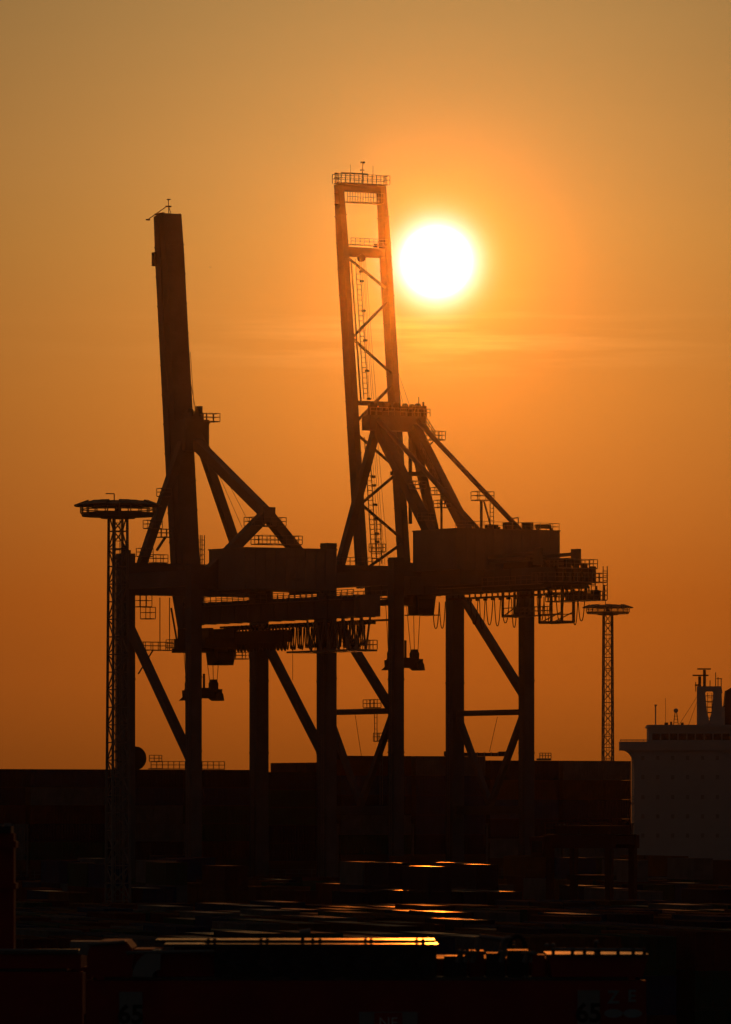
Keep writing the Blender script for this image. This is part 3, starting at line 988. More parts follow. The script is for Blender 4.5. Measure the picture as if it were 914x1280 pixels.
for s in (-1, 1):
    MB().beam((s * AX, A0.y, A0.z - 1.2), (s * 9.5, LY, FR.on(486, 730, y=LY).z), 1.05, 1.2, (0, 1, 0)).build('pylon_leg', STEEL2, R)
    e = FR.on(586 + s * 24, 728, x=s * 3.1)
    MB().beam((s * AX, A0.y - 0.6, A0.z - 1.0), (s * 3.1, e.y, RG1), 1.3, 1.5).build('pylon_back_leg', STEEL2, R)
    e = FR.on(668 + s * 27, 704, x=s * 3.3)
    p0_, p1_ = Vector((s * (AX + 0.3), A0.y - 0.4, A0.z + 0.4)), Vector((s * 3.3, e.y, RG1 + 0.2))
    p1_ = p0_.lerp(p1_, (p0_.z - rz1 + 0.3) / (p0_.z - p1_.z))
    st = MB().pipe(p0_, p1_, 0.36, 14).build('back_stay', STEEL2, R, smooth=True)
MB().beam((-AX, A0.y - 4.2, FR.on(540, 590, x=0).z), (AX, A0.y - 4.2, FR.on(540, 590, x=0).z), 0.6).build('pylon_tie', STEEL2, R)
e1, e2 = FR.on(513, 548, x=1.0), FR.on(511, 655, x=1.0)
MB().pipe(e1, (e1.x, e1.y, e2.z), 0.28, 8).build('cable_riser', STEEL2, R)
# stair along the stay and its landing
a = Vector((AX + 1.2, A0.y - 0.4, A0.z + 0.3))
b = FR.on(541, 548, x=AX + 1.2)
m = MB().beam(a, b, 0.8, 0.12)
stn = m.build('stay_stair', GALV, R)
MB().rail([a + Vector((0.4, 0, 0)), b + Vector((0.4, 0, 0))], 1.1, 0.085, 1.0).build('railing', GALV, stn)
platform(R, AX + 0.2, AX + 2.3, b.y - 1.8, b.y + 0.2, b.z - 0.2, 1.2)
MB().beam((AX + 1.1, b.y - 0.6, b.z - 0.3), FR.on(532, 562, x=AX), 0.2).build('bracket', GALV, R)
p = FR.on(604, 625, x=3.3)
pp = platform(R, 1.8, 4.6, p.y - 0.9, p.y + 0.9, p.z, 1.2)
MB().beam((3.0, p.y, p.z), (3.0, p.y, rz1), 0.3).ladder((4.3, p.y - 0.8, p.z - 4.2), (4.3, p.y - 0.8, p.z), 0.6, 0.08, 0.6).beam((3.4, p.y, p.z), (4.2, p.y - 1.2, rz1), 0.2).build('post', GALV, pp)
for (px, py, x) in ((549, 618, 0.0), (553, 634, 0.5), (522, 610, -3.0), (533, 650, -3.0)):
    p = FR.on(px, py, x=x)
    platform(R, p.x - 1.1, p.x + 1.1, p.y - 0.6, p.y + 0.6, p.z, 1.0)
p = FR.on(552, 658, x=0.6)
MB().beam((p.x, p.y, rz1), (p.x, p.y, p.z + 5.0), 0.25).build('post', GALV, R)
# stairs on the back legs
a, b = FR.on(526, 562, x=0.3), FR.on(550, 610, x=0.3)
MB().rail([a, b], 1.0, 0.08, 1.0).build('stair_rail', GALV, R)
m = MB().rail([(-LX + 1, LY - 1, pb1), (-2.5, LY - 1, pb1)], 1.1, 0.085, 1.2)
m.build('railing', GALV, R)
zz = FR.on(424, 950, y=LY).z
MB().prism([(-LX + 1.0, zz), (-LX + 2.6, zz), (-LX + 1.7, zz + 2.0), (-LX + 1.25, zz + 4.0), (-LX + 1.0, zz + 4.0)], LY - 0.8, LY + 0.8).build('cable_guide', MACH, R)

# ------------------------------------------------------------------ lattice light masts
def light_mast(px, py_top, Y, rz, label):
    top = at(px, py_top, Y)
    T = thing('light_mast', label, 'light mast', (top.x, top.y, -0.1 if Y > 1100 else 0.0), rz, 'lattice floodlight masts')
    H = top.z + (0.1 if Y > 1100 else 0.0)
    hp = H - 1.3                       # platform height
    w0, w1 = 0.98, 0.72
    legs = []

    def cp(k, z):
        t = z / hp
        w = w0 + (w1 - w0) * t
        sx, sy = ((-1, -1), (1, -1), (1, 1), (-1, 1))[k]
        return Vector((sx * w, sy * w, z))
    for k in range(4):
        MB().beam(cp(k, 0), cp(k, hp), 0.22).build('mast_leg', GALV, T)
    m = MB()
    n = 26
    for i in range(n):
        z0, z1 = hp * i / n, hp * (i + 1) / n
        for k in range(4):
            k2 = (k + 1) % 4
            m.beam(cp(k, z1), cp(k2, z1), 0.11)
            if (i + k) % 2:
                m.beam(cp(k, z0), cp(k2, z1), 0.11)
            else:
                m.beam(cp(k2, z0), cp(k, z1), 0.11)
    m.build('lattice_bracing', GALV, T)
    MB().ladder((0.0, 0.1, 0.3), (0.0, 0.1, hp), 0.5, 0.07, 0.9).build('ladder', GALV, T)
    MB().box(-1.5, 1.5, -1.5, 1.5, 0.0, 0.35).build('footing', CONCR, T)
    # round head: floor ring, guard rail, lamp ring
    NS = 20
    ring = [Vector((3.75 * math.cos(2 * math.pi * i / NS), 3.75 * math.sin(2 * math.pi * i / NS), hp)) for i in range(NS)]
    m = MB()
    m.pipe((0, 0, hp - 0.30), (0, 0, hp + 0.10), 3.6, NS, 3.75)
    m.pipe((0, 0, hp - 0.5), (0, 0, hp - 0.30), 1.7, NS, 1.9)
    fl = m.build('head_platform', GALV, T)
    MB().rail(ring, 0.8, 0.1, 0.8, True).build('railing', GALV, fl)
    m = MB()
    for i in range(NS):
        a_, b_ = ring[i] * 1.0, ring[(i + 1) % NS] * 1.0
        m.beam((a_.x * 0.96, a_.y * 0.96, hp + 0.86), (b_.x * 0.96, b_.y * 0.96, hp + 0.86), 0.16)
    m.build('lamp_ring', GALV, T)
    for i in range(NS):
        t = 2 * math.pi * (i + 0.5) / NS
        c_, s_ = math.cos(t), math.sin(t)
        j = 0.06 * math.sin(i * 2.3)
        a_ = Vector((c_ * 3.05, s_ * 3.05, hp + 1.06 + j))
        b_ = Vector((c_ * 4.35, s_ * 4.35, hp + 0.80 + j * 0.4))
        MB().beam(a_, b_, 1.02, 0.5, (0, 0, 1), 1.3, 0.14).build('floodlight', MACH, T)
    m = MB().pipe((0, 0, hp), (0, 0, hp + 0.95), 0.35, 10)
    for k in range(4):
        t = math.pi * k / 2 + 0.4
        m.beam((0, 0, hp + 0.9), (3.3 * math.cos(t), 3.3 * math.sin(t), hp + 0.9), 0.12)
    m.build('winch_housing', MACH, T)
    MB().path([(-0.4, 0, hp + 0.9), (-0.4, 0, hp + 2.0), (-1.3, 0, hp + 2.0)], 0.06).build('lightning_rod', GALV, T)
    return T


light_mast(147.5, 626, 700, math.radians(22), 'tall lattice light mast with a round floodlight crown beside the solid-boom crane')
light_mast(760, 756, 1200, math.radians(8), 'smaller-looking lattice light mast with round floodlight crown beyond the containers near the white ship')


# ------------------------------------------------------------------ containers
def container_meshes(Lc=12.19, Wc=2.44, Hc=2.59):
    """long axis y, base at z=0; returns dict of part meshes"""
    out = {}
    m = MB()
    for sx in (-1, 1):
        for sy in (-1, 1):
            x, y = sx * (Wc / 2 - 0.08), sy * (Lc / 2 - 0.08)
            m.box(x - 0.08, x + 0.08, y - 0.08, y + 0.08, 0, Hc)
        m.box(sx * (Wc / 2) - (0.10 if sx > 0 else 0), sx * (Wc / 2) + (0 if sx > 0 else 0.10), -Lc / 2 + 0.16, Lc / 2 - 0.16, 0.0, 0.16)
        m.box(sx * (Wc / 2) - (0.07 if sx > 0 else 0), sx * (Wc / 2) + (0 if sx > 0 else 0.07), -Lc / 2 + 0.16, Lc / 2 - 0.16, Hc - 0.09, Hc - 0.01)
    for sy in (-1, 1):
        y = sy * (Lc / 2 - 0.06)
        m.box(-Wc / 2 + 0.16, Wc / 2 - 0.16, y - 0.06, y + 0.06, 0, 0.16)
        m.box(-Wc / 2 + 0.16, Wc / 2 - 0.16, y - 0.06, y + 0.06, Hc - 0.12, Hc - 0.01)
    m.box(-Wc / 2 + 0.1, Wc / 2 - 0.1, -Lc / 2 + 0.1, Lc / 2 - 0.1, 0.02, 0.14)
    out['frame'] = m

    def corrugated(n, x0, dep):
        mm = MB()
        y0, y1 = -Lc / 2 + 0.16, Lc / 2 - 0.16
        pts = []
        for i in range(n):
            a_ = y0 + (y1 - y0) * i / n
            st = (y1 - y0) / n
            pts += [(a_, 0), (a_ + st * 0.3, 0), (a_ + st * 0.5, dep), (a_ + st * 0.8, dep)]
        pts.append((y1, 0))
        o_ = len(mm.v)
        for (yy_, dd) in pts:
            mm.v.append((x0 - math.copysign(dd, x0), yy_, 0.16))
            mm.v.append((x0 - math.copysign(dd, x0), yy_, Hc - 0.09))
        for i in range(len(pts) - 1):
            k_ = o_ + 2 * i
            mm.f.append((k_, k_ + 2, k_ + 3, k_ + 1))
        return mm
    out['side_a'] = corrugated(26, Wc / 2 - 0.015, 0.036)
    out['side_b'] = corrugated(26, -Wc / 2 + 0.015, 0.036)
    # roof with shallow cross ribs
    mm = MB()
    n = 22
    y0, y1 = -Lc / 2 + 0.12, Lc / 2 - 0.12
    st = (y1 - y0) / n
    pts = []
    for i in range(n):
        a_ = y0 + st * i
        pts += [(a_, 0), (a_ + st * 0.55, 0), (a_ + st * 0.65, 0.02), (a_ + st * 0.9, 0.02)]
    pts.append((y1, 0))
    for (yy_, dd) in pts:
        mm.v.append((-Wc / 2 + 0.07, yy_, Hc - 0.03 - dd))
        mm.v.append((Wc / 2 - 0.07, yy_, Hc - 0.03 - dd))
    for i in range(len(pts) - 1):
        k_ = 2 * i
        mm.f.append((k_, k_ + 1, k_ + 3, k_ + 2))
    out['roof'] = mm
    for nm, x0, x1 in (('door_a', -Wc / 2 + 0.17, -0.015), ('door_b', 0.015, Wc / 2 - 0.17)):
        mm = MB()
        y = -Lc / 2 + 0.05
        mm.box(x0, x1, y, y + 0.05, 0.17, Hc - 0.13)
        for k_ in range(4):
            z = 0.35 + k_ * (Hc - 0.7) / 4
            mm.box(x0 + 0.08, x1 - 0.08, y - 0.02, y, z, z + (Hc - 0.7) / 4 - 0.12)
        for t_ in (0.3, 0.75):
            xx = x0 + (x1 - x0) * t_
            mm.pipe((xx, y - 0.045, 0.1), (xx, y - 0.045, Hc - 0.06), 0.022, 6)
            mm.box(xx - 0.05, xx + 0.25, y - 0.06, y - 0.03, 1.1, 1.15)
        out[nm] = mm
    mm = MB()
    y = Lc / 2 - 0.05
    for k_ in range(8):
        x0 = -Wc / 2 + 0.17 + k_ * (Wc - 0.34) / 8
        mm.box(x0, x0 + (Wc - 0.34) / 8 * 0.55, y - 0.03, y, 0.17, Hc - 0.13)
    mm.box(-Wc / 2 + 0.17, Wc / 2 - 0.17, y - 0.06, y - 0.03, 0.17, Hc - 0.13)
    out['end_wall'] = mm
    return out


PARTN = {'frame': 'frame', 'side_a': 'side_panel', 'side_b': 'side_panel', 'roof': 'roof_panel', 'door_a': 'door', 'door_b': 'door', 'end_wall': 'end_wall'}
CM = {}


def cont_mesh(kind, ci, part, gloss=True):
    key = (kind, ci, part, gloss)
    if key not in CM:
        src = CGEO[kind][part]
        me = src.mesh(PARTN[part])
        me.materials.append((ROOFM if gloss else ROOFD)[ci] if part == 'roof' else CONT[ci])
        CM[key] = me
    return CM[key]


CGEO = {'std': container_meshes(), 'high': container_meshes(Hc=2.90)}
CH = {'std': 2.59, 'high': 2.90}


def container(loc, rz, kind, ci, label, group, gloss=True):
    T = thing('shipping_container', label, 'container', loc, rz, group)
    for part in PARTN:
        inst(PARTN[part], cont_mesh(kind, ci, part, gloss), T)
    return T


rnd = random.Random(11)
# moored ship behind the cranes with containers on deck
SY = QUAY_Y + 2.5                 # near side of the ship in the crane frame
SH = thing('container_ship', 'long dark container ship moored behind the cranes, loaded with containers', 'ship', FL.w(0, SY + 11, -4.0), TH)
# hull, lofted in the ship frame: x along, y across
hull = MB()
secs = []
NX = 34
for i in range(NX + 1):
    x = -150 + 248 * i / NX
    t = (x + 150) / 248
    hb = 11.0 * min(1.0, max(0.02, (1 - t) / 0.16) ** 0.55) * min(1.0, 0.8 + t * 3)
    zd = 10.4 + (2.2 * max(0, (t - 0.86) / 0.14))
    ring = [(x, -hb, zd), (x, -hb, 3.0), (x, -hb * 0.92, 0.2), (x, -hb * 0.3, -1.5), (x, hb * 0.3, -1.5), (x, hb * 0.92, 0.2), (x, hb, 3.0), (x, hb, zd)]
    secs.append(ring)
for r_ in secs:
    hull.v += r_
nr = 8
for i in range(NX):
    for k in range(nr):
        k2 = (k + 1) % nr
        hull.f.append((i * nr + k, (i + 1) * nr + k, (i + 1) * nr + k2, i * nr + k2))
hull.f.append(tuple(reversed(range(nr))))
hull.f.append(tuple(NX * nr + k for k in range(nr)))
hull.build('hull', SHIPH, SH)
MB().rail([(-148, -10.7, 10.4), (66, -10.7, 10.4)], 1.1, 0.07, 2.2).build('deck_railing', GALV, SH)
deckz = 13.1
PITCH = 13.0
X_FIRST = -33.2
bays = []
for b_ in range(-2, 9):
    bays.append(X_FIRST + 6.6 + b_ * PITCH - 3.0)
for bx in bays:
    pw = FL.w(bx, SY + 11 - 9.1)
    px = 457 + FPX * pw.x / pw.y
    MB().box(bx - 6.1, bx + 6.1, -10.4, 10.4, 10.4, deckz + (0.6 if 430 < px < 650 else (-0.3 if 300 < px < 425 else 0.0))).build('hatch_cover', SHIPD, SH)
    m = MB()
    xx = bx + PITCH / 2
    for k in range(6):
        y = -10.0 + k * 4.0
        m.box(xx - 0.16, xx + 0.16, y - 0.12, y + 0.12, deckz - 2.7, deckz + 5.0)
    for z in (deckz + 2.4, deckz + 5.0):
        m.box(xx - 0.2, xx + 0.2, -10.2, 10.2, z, z + 0.15)
    m.build('lashing_bridge', GALV, SH)


def stack_plan(px):
    """tiers by where the bay shows along the skyline"""
    if px < 150:
        return ['std'] * 5
    if px < 300:
        return ['std'] * 5
    if px < 425:
        return ['std'] * 5
    return ['high'] * 5


ORD = ('first', 'second', 'third', 'fourth', 'fifth', 'sixth', 'seventh', 'eighth', 'ninth', 'tenth', 'eleventh', 'twelfth', 'thirteenth', 'fourteenth', 'fifteenth', 'sixteenth')
SHIPBASE = -4.0 + deckz


def bay_rise(px):
    return 0.6 if 430 < px < 650 else (-0.3 if 300 < px < 425 else 0.0)


nship = 0
for bi, bx in enumerate(bays):
    pw = FL.w(bx, SY + 11 - 9.1)
    px = 457 + FPX * pw.x / pw.y
    for r_ in range(2):
        yrow = -9.1 + r_ * 2.6
        z = SHIPBASE + bay_rise(px)
        plan = stack_plan(px)
        if r_ == 1 and bi % 3 == 1:
            plan = plan + []
        for ti, kd in enumerate(plan):
            if r_ == 1 and ti < len(plan) - 1:
                z += CH[kd] + 0.03
                continue
            if r_ == 1:
                z += CH[kd] + 0.03
                continue
            w_ = FL.w(bx, SY + 11 + yrow)
            top = ti == len(plan) - 1
            lab = 'dark shipping container in the %s tier of the %s deck bay from the bow' % (
                ('lowest', 'second', 'third', 'fourth', 'topmost')[ti], ORD[len(bays) - 1 - bi])
            container((w_.x, w_.y, z), TH + math.pi / 2, kd, rnd.choice((1, 3, 3, 5, 5, 2, 0)), lab,
                      'containers on the ship deck')
            nship += 1
            z += CH[kd] + 0.03
# rear rows of the deck load, hidden behind the front row
mm = MB()
for bx in bays:
    pw = FL.w(bx, SY + 11)
    px = 457 + FPX * pw.x / pw.y
    hh = sum(CH[k] + 0.03 for k in stack_plan(px))
    for r_ in range(1, 8):
        y = -9.1 + r_ * 2.6
        mm.box(bx - 6.09, bx + 6.09, y - 1.22, y + 1.22, deckz + 0.6, deckz + hh - 0.4)
o = mm.build('container_block', CONT[0], None)
o.location = SH.location
o.rotation_euler = (0, 0, TH)
tag(o, 'rear rows of containers on the ship hidden behind its front row', 'containers', None, 'stuff')
# low flat rack and a small railed stand on the taller deck load
zh = SHIPBASE + 5 * 2.93 + 0.6
a, b = FL.on(560, 944, y=SY + 1.9), FL.on(632, 944, y=SY + 1.9)
fr = thing('flat_rack', 'low empty flat rack lying on the deck containers behind the twin-girder crane', 'flat rack', FL.w(a.x, SY + 1.9, zh), TH)
Lw = b.x - a.x
MB().box(0, Lw, -1.15, 1.15, 0.0, 0.5).build('base', CONT[5], fr)
for x0_ in (0.0, Lw - 0.5):
    MB().box(x0_, x0_ + 0.5, -1.15, 1.15, 0.5, 0.72).build('folded_end', CONT[5], fr)
for k in range(8):
    MB().box(0.7 + k * (Lw - 1.6) / 7, 0.85 + k * (Lw - 1.6) / 7, -1.2, -1.15, 0.05, 0.62).build('stake', GALV, fr)
a, b = FL.on(673, 944, y=SY + 1.2), FL.on(687, 944, y=SY + 1.2)
cw = thing('catwalk', 'short railed steel stand on the deck containers beside the light mast', 'catwalk', FL.w(a.x, SY + 1.2, zh - 0.6), TH)
Lw = b.x - a.x
MB().box(0, Lw, -0.5, 0.5, 0.0, 0.3).build('floor_grating', GALV, cw)
MB().rail([(0, -0.45, 0.3), (Lw, -0.45, 0.3)], 0.8, 0.09, 0.5).build('railing', GALV, cw)
# railed catwalk on the left deck load
zc = SHIPBASE + 5 * 2.62
a, b = FL.on(187, 962, y=SY + 1.2), FL.on(279, 962, y=SY + 1.2)
cw = thing('catwalk', 'railed steel catwalk on top of the deck containers beside the solid-boom crane', 'catwalk', FL.w(a.x, SY + 1.2, zc), TH)
Lw = b.x - a.x
MB().box(0, Lw, -0.5, 0.5, 0.0, 0.12).build('floor_grating', GALV, cw)
MB().rail([(0, -0.45, 0.1), (Lw, -0.45, 0.1)], 1.05, 0.085, 0.95).build('railing', GALV, cw)
MB().rail([(0.2, 0.4, 1.15), (1.8, 0.4, 1.15), (1.8, -0.45, 1.15)], 0.9, 0.085, 0.7).box(0.2, 1.8, -0.45, 0.4, 0.1, 0.16).box(0.2, 1.8, -0.45, 0.4, 1.05, 1.15).build('raised_stand', GALV, cw)

# ------------------------------------------------------------------ container yard
YA = math.radians(12.5)            # rows run away from the camera, a little to the left
yd = Vector((-math.sin(YA), math.cos(YA), 0))
yx = Vector((math.cos(YA), math.sin(YA), 0))
lower = MB()


def hx_box(m, c, z0, z1, lx=1.22, ly=6.09):
    pts = []
    for z in (z0, z1):
        for sx, sy in ((-1, -1), (1, -1), (1, 1), (-1, 1)):
            p_ = c + yx * (sx * lx) + yd * (sy * ly)
            pts.append((p_.x, p_.y, z))
    m.hexa(pts)


def in_view(p_, z, margin):
    u = 457 + FPX * p_.x / p_.y
    mpx = margin * FPX / p_.y
    return -mpx < u < 914 + mpx


nyard = 0
org = Vector((0, 455, 0))
for j in range(0, 14):
    for i in range(-16, 24):
        c_ = org + yx * (i * 3.75 + 1.1) + yd * (j * 12.75 + 6.4)
        if not in_view(c_, 0, 3.0) or c_.y > 628 or c_.y < 452:
            continue
        r_ = rnd.random()
        tiers = 3 if (r_ < 0.66 or j == 0) else 2
        kinds = [rnd.choice(('std', 'std', 'high')) if tiers == 3 and t_ == 0 else 'std' for t_ in range(tiers)]
        z = 0.0
        for t_ in range(tiers):
            kd = kinds[t_]
            top = t_ == tiers - 1
            if top and tiers == 3:
                gl = rnd.random() < (0.62 if 230 < 457 + FPX * c_.x / c_.y < 590 else 0.12)
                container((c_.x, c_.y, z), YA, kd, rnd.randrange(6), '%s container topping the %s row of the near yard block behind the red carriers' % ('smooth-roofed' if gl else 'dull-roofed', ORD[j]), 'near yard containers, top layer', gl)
                nyard += 1
            elif j == 0:
                container((c_.x, c_.y, z), YA, kd, rnd.randrange(6), 'dark shipping container in the %s layer of the near yard block\'s front row' % ('bottom', 'middle', 'top')[t_], 'near yard containers, lower layers')
                nyard += 1
            else:
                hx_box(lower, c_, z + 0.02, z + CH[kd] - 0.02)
            z += CH[kd] + 0.01
nfar = 0
org = Vector((0, 715, 0))
for j in range(0, 16):
    for i in range(-24, 34):
        c_ = org + yx * (i * 3.75 + 0.4) + yd * (j * 13.0 + 6.4)
        lc = (c_ - FL.O)
        gy = lc.dot(FL.g)
        if not in_view(c_, 0, 3.0) or c_.y < 713 or gy > -LY - 44 or c_.y > 925:
            continue
        r_ = rnd.random()
        base = 2
        tiers = 2
        if r_ < 0.26:
            tiers = 3
        if r_ < 0.07:
            tiers = 4
        u_ = 457 + FPX * c_.x / c_.y
        shiny = 480 < u_ < 640 and j < 5 and r_ < 0.6
        if shiny:
            tiers = 4 if r_ < 0.35 else 3
        if nfar > 118:
            tiers = 2
        z = 0.0
        for t_ in range(tiers):
            if t_ >= 2:
                gl = shiny or rnd.random() < 0.3
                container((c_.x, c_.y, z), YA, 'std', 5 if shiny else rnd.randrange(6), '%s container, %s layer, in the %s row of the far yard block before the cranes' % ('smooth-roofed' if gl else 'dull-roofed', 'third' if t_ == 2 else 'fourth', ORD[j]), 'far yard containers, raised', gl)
                nfar += 1
            else:
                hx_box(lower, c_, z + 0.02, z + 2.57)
            z += 2.60
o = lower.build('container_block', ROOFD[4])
tag(o, 'lower layers of the container yard under the visible top containers', 'containers', None, 'stuff')
print('containers', nship, nyard, nfar)


# ------------------------------------------------------------------ straddle carriers
def text_mesh(txt, size, name, material, parent, loc, rx=math.pi / 2, bold=0.0):
    cu = bpy.data.curves.new(name, 'FONT')
    cu.body = txt
    cu.size = size
    cu.extrude = 0.004
    cu.offset = bold
    cu.align_x = 'CENTER'
    ob = bpy.data.objects.new(name, cu)
    me = bpy.data.meshes.new_from_object(ob)
    bpy.data.objects.remove(ob)
    me.materials.clear()
    me.materials.append(material)
    o_ = bpy.data.objects.new(name, me)
    COL.objects.link(o_)
    o_.parent = parent
    o_.location = loc
    o_.rotation_euler = (rx, 0, 0)
    return o_


def straddle_carrier(label, loc, rz, Lc=9.4, Wd=5.0, H=13.15, detail=True, mt=None):
    """long axis x; side frames at y=0 (front) and y=Wd; H is the top of the main side beam"""
    mt = mt or RED
    T = thing('straddle_carrier', label, 'straddle carrier', loc, rz, 'straddle carriers in the yard')
    x0, x1 = -Lc / 2, Lc / 2
    for y in (0.35, Wd - 0.35):
        MB().box(x0, x1, y - 0.3, y + 0.3, 1.3, 1.95).build('bottom_beam', mt, T)
        for k in range(4):
            x = x0 + 1.0 + k * (Lc - 2.0) / 3
            w_ = MB().pipe((x, y - 0.26, 0.72), (x, y + 0.26, 0.72), 0.72, 20).build('wheel', RUBBER, T)
            MB().pipe((x, y - 0.28, 0.72), (x, y + 0.28, 0.72), 0.34, 14).build('rim', GREY, w_)
        for k, x in enumerate((x0 + 0.55, 0.4, x1 - 0.55)):
            if k == 1:
                continue
            MB().box(x - 0.32, x + 0.32, y - 0.28, y + 0.28, 1.95, H - 1.3).build('column', mt, T)
        MB().box(x0, x1, y - 0.32, y + 0.32, H - 1.3, H).build('side_beam', mt, T)
    for x in (x0 + 0.4, 0.0, x1 - 0.4):
        MB().box(x - 0.3, x + 0.3, 0.67, Wd - 0.67, H - 0.9, H - 0.1).build('cross_beam', mt, T)
    # spreader between the legs
    sp = MB().box(x0 + 1.6, x1 - 1.6, 1.6, Wd - 1.6, H - 4.4, H - 3.9).build('spreader', MACH, T)
    for x in (x0 + 2.2, x1 - 2.2):
        for y in (1.9, Wd - 1.9):
            MB().pipe((x, y, H - 3.9), (x, y, H - 0.9), 0.04, 5).build('hoist_rope', ROPE, sp)
    MB().box(x0 + 0.3, x1 - 0.3, 0.1, Wd - 0.1, H + 0.005, H + 0.06).build('machine_deck', DECKM, T)
    return T


SC_Y = 118.0
S1 = SC_Y / FPX
LCX = (808 + 108) / 2


def sx_(px):
    return (px - LCX) * S1


def sz_(py):
    return CAM_H + (HOR - py) * S1


C1 = straddle_carrier('red straddle carrier numbered 65 with a row of cooling fans along its top', ((LCX - 457) * S1, SC_Y, 0), 0.0, (808 - 108) * S1, 5.2, sz_(1226))
HB_ = sz_(1226)
# fan bank
fx0, fx1 = sx_(268), sx_(546)
fb = MB().box(fx0, fx1, 0.10, 1.5, HB_ + 0.062, sz_(1184)).build('radiator_bank', MACH, C1)
nf = 7
fr_ = (sz_(1187) - sz_(1222)) / 2
for k in range(nf):
    x = fx0 + (k + 0.5) * (fx1 - fx0) / nf
    z = (sz_(1186) + sz_(1223)) / 2
    f = MB()
    n = 24
    for i in range(n):
        t0, t1 = 2 * math.pi * i / n, 2 * math.pi * (i + 1) / n
        f.beam((x + fr_ * math.cos(t0), 0.06, z + fr_ * math.sin(t0)), (x + fr_ * math.cos(t1), 0.06, z + fr_ * math.sin(t1)), 0.05)
    f = f.build('fan', MACH, fb)
    m = MB()
    for i in range(7):
        t = 2 * math.pi * i / 7 + k
        m.hexa([(x + fr_ * 0.2 * math.cos(t), 0.075, z + fr_ * 0.2 * math.sin(t)), (x + fr_ * 0.93 * math.cos(t), 0.06, z + fr_ * 0.93 * math.sin(t)),
                (x + fr_ * 0.93 * math.cos(t + 0.45), 0.085, z + fr_ * 0.93 * math.sin(t + 0.45)), (x + fr_ * 0.2 * math.cos(t + 0.9), 0.09, z + fr_ * 0.2 * math.sin(t + 0.9)),
                (x + fr_ * 0.2 * math.cos(t), 0.085, z + fr_ * 0.2 * math.sin(t)), (x + fr_ * 0.93 * math.cos(t), 0.07, z + fr_ * 0.93 * math.sin(t)),
                (x + fr_ * 0.93 * math.cos(t + 0.45), 0.095, z + fr_ * 0.93 * math.sin(t + 0.45)), (x + fr_ * 0.2 * math.cos(t + 0.9), 0.099, z + fr_ * 0.2 * math.sin(t + 0.9))])
    m.build('fan_blade', MACH, f)
    MB().pipe((x, 0.02, z), (x, 0.09, z), 0.07, 12).build('fan_hub', MACH, f)
# roof plates over the bank, in two long sheets with a seam
MB().box(sx_(205), sx_(548), 0.0, 1.7, sz_(1184) + 0.004, sz_(1184) + 0.05).build('top_cover', DECKM, C1)
MB().box(sx_(190), sx_(545), 1.75, 3.3, sz_(1184) + 0.03, sz_(1184) + 0.09).build('top_cover', DECKM, C1)
MB().box(sx_(215), sx_(538), 1.6, 5.0, HB_ + 0.062, sz_(1184)).build('power_pack', RED, C1)
for k, px in enumerate((260, 268, 326, 334, 391, 400, 457, 464, 521, 529)):
    MB().beam((sx_(px), 0.25, sz_(1184) + 0.05), (sx_(px), 0.25, sz_(1175) + 0.02), 0.05).build('rail_post', MACH, C1)
MB().pipe((sx_(255), 0.25, sz_(1179)), (sx_(532), 0.25, sz_(1179)), 0.012, 10).build('hand_rail', MACH, C1, smooth=True)
MB().pipe((sx_(158), -0.03, sz_(1191)), (sx_(268), -0.03, sz_(1189)), 0.03, 14).build('edge_glint_pipe', GALV, C1, smooth=True)  # pipe added along the edge to catch the sun as a thin glint
MB().pipe((sx_(110), 0.02, sz_(1181)), (sx_(156), 0.02, sz_(1177.5)), 0.03, 14).build('edge_glint_pipe', GALV, C1, smooth=True)  # likewise added, draws the glint on the cowl edge
bl = MB().pipe((sx_(378), 0.6, sz_(1184)), (sx_(378), 0.6, sz_(1167)), 0.03, 8).build('beacon_post', MACH, C1)
MB().pipe((sx_(374), 0.6, sz_(1166)), (sx_(388), 0.6, sz_(1165)), 0.045, 10, 0.055).build('beacon_lamp', LAMPG, bl)
# left end housing: red, rounded, with a curved grey duct
hp_ = [(sx_(108), HB_ + 0.062)]
for i in range(9):
    t = math.pi / 2 * i / 8
    hp_.append((sx_(128) - (sx_(128) - sx_(110)) * math.cos(t) + 0.0, sz_(1192) + (sz_(1177) - sz_(1192)) * math.sin(t)))
hp_ += [(sx_(158), sz_(1177)), (sx_(165), sz_(1186)), (sx_(165), HB_ + 0.062)]
MB().prism(hp_[::-1], 0.05, 2.6).build('engine_cowl', RED, C1)


def duct(xc, zc_, r, wdt, a0, a1, y0, y1):
    m = MB()
    n = 10
    pts_o, pts_i = [], []
    for i in range(n + 1):
        t = a0 + (a1 - a0) * i / n
        pts_o.append((xc + r * math.cos(t), zc_ + r * math.sin(t)))
        pts_i.append((xc + (r - wdt) * math.cos(t), zc_ + (r - wdt) * math.sin(t)))
    for i in range(n):
        m.hexa([(pts_i[i][0], y0, pts_i[i][1]), (pts_o[i][0], y0, pts_o[i][1]), (pts_o[i][0], y1, pts_o[i][1]), (pts_i[i][0], y1, pts_i[i][1]),
                (pts_i[i + 1][0], y0, pts_i[i + 1][1]), (pts_o[i + 1][0], y0, pts_o[i + 1][1]), (pts_o[i + 1][0], y1, pts_o[i + 1][1]), (pts_i[i + 1][0], y1, pts_i[i + 1][1])])
    return m


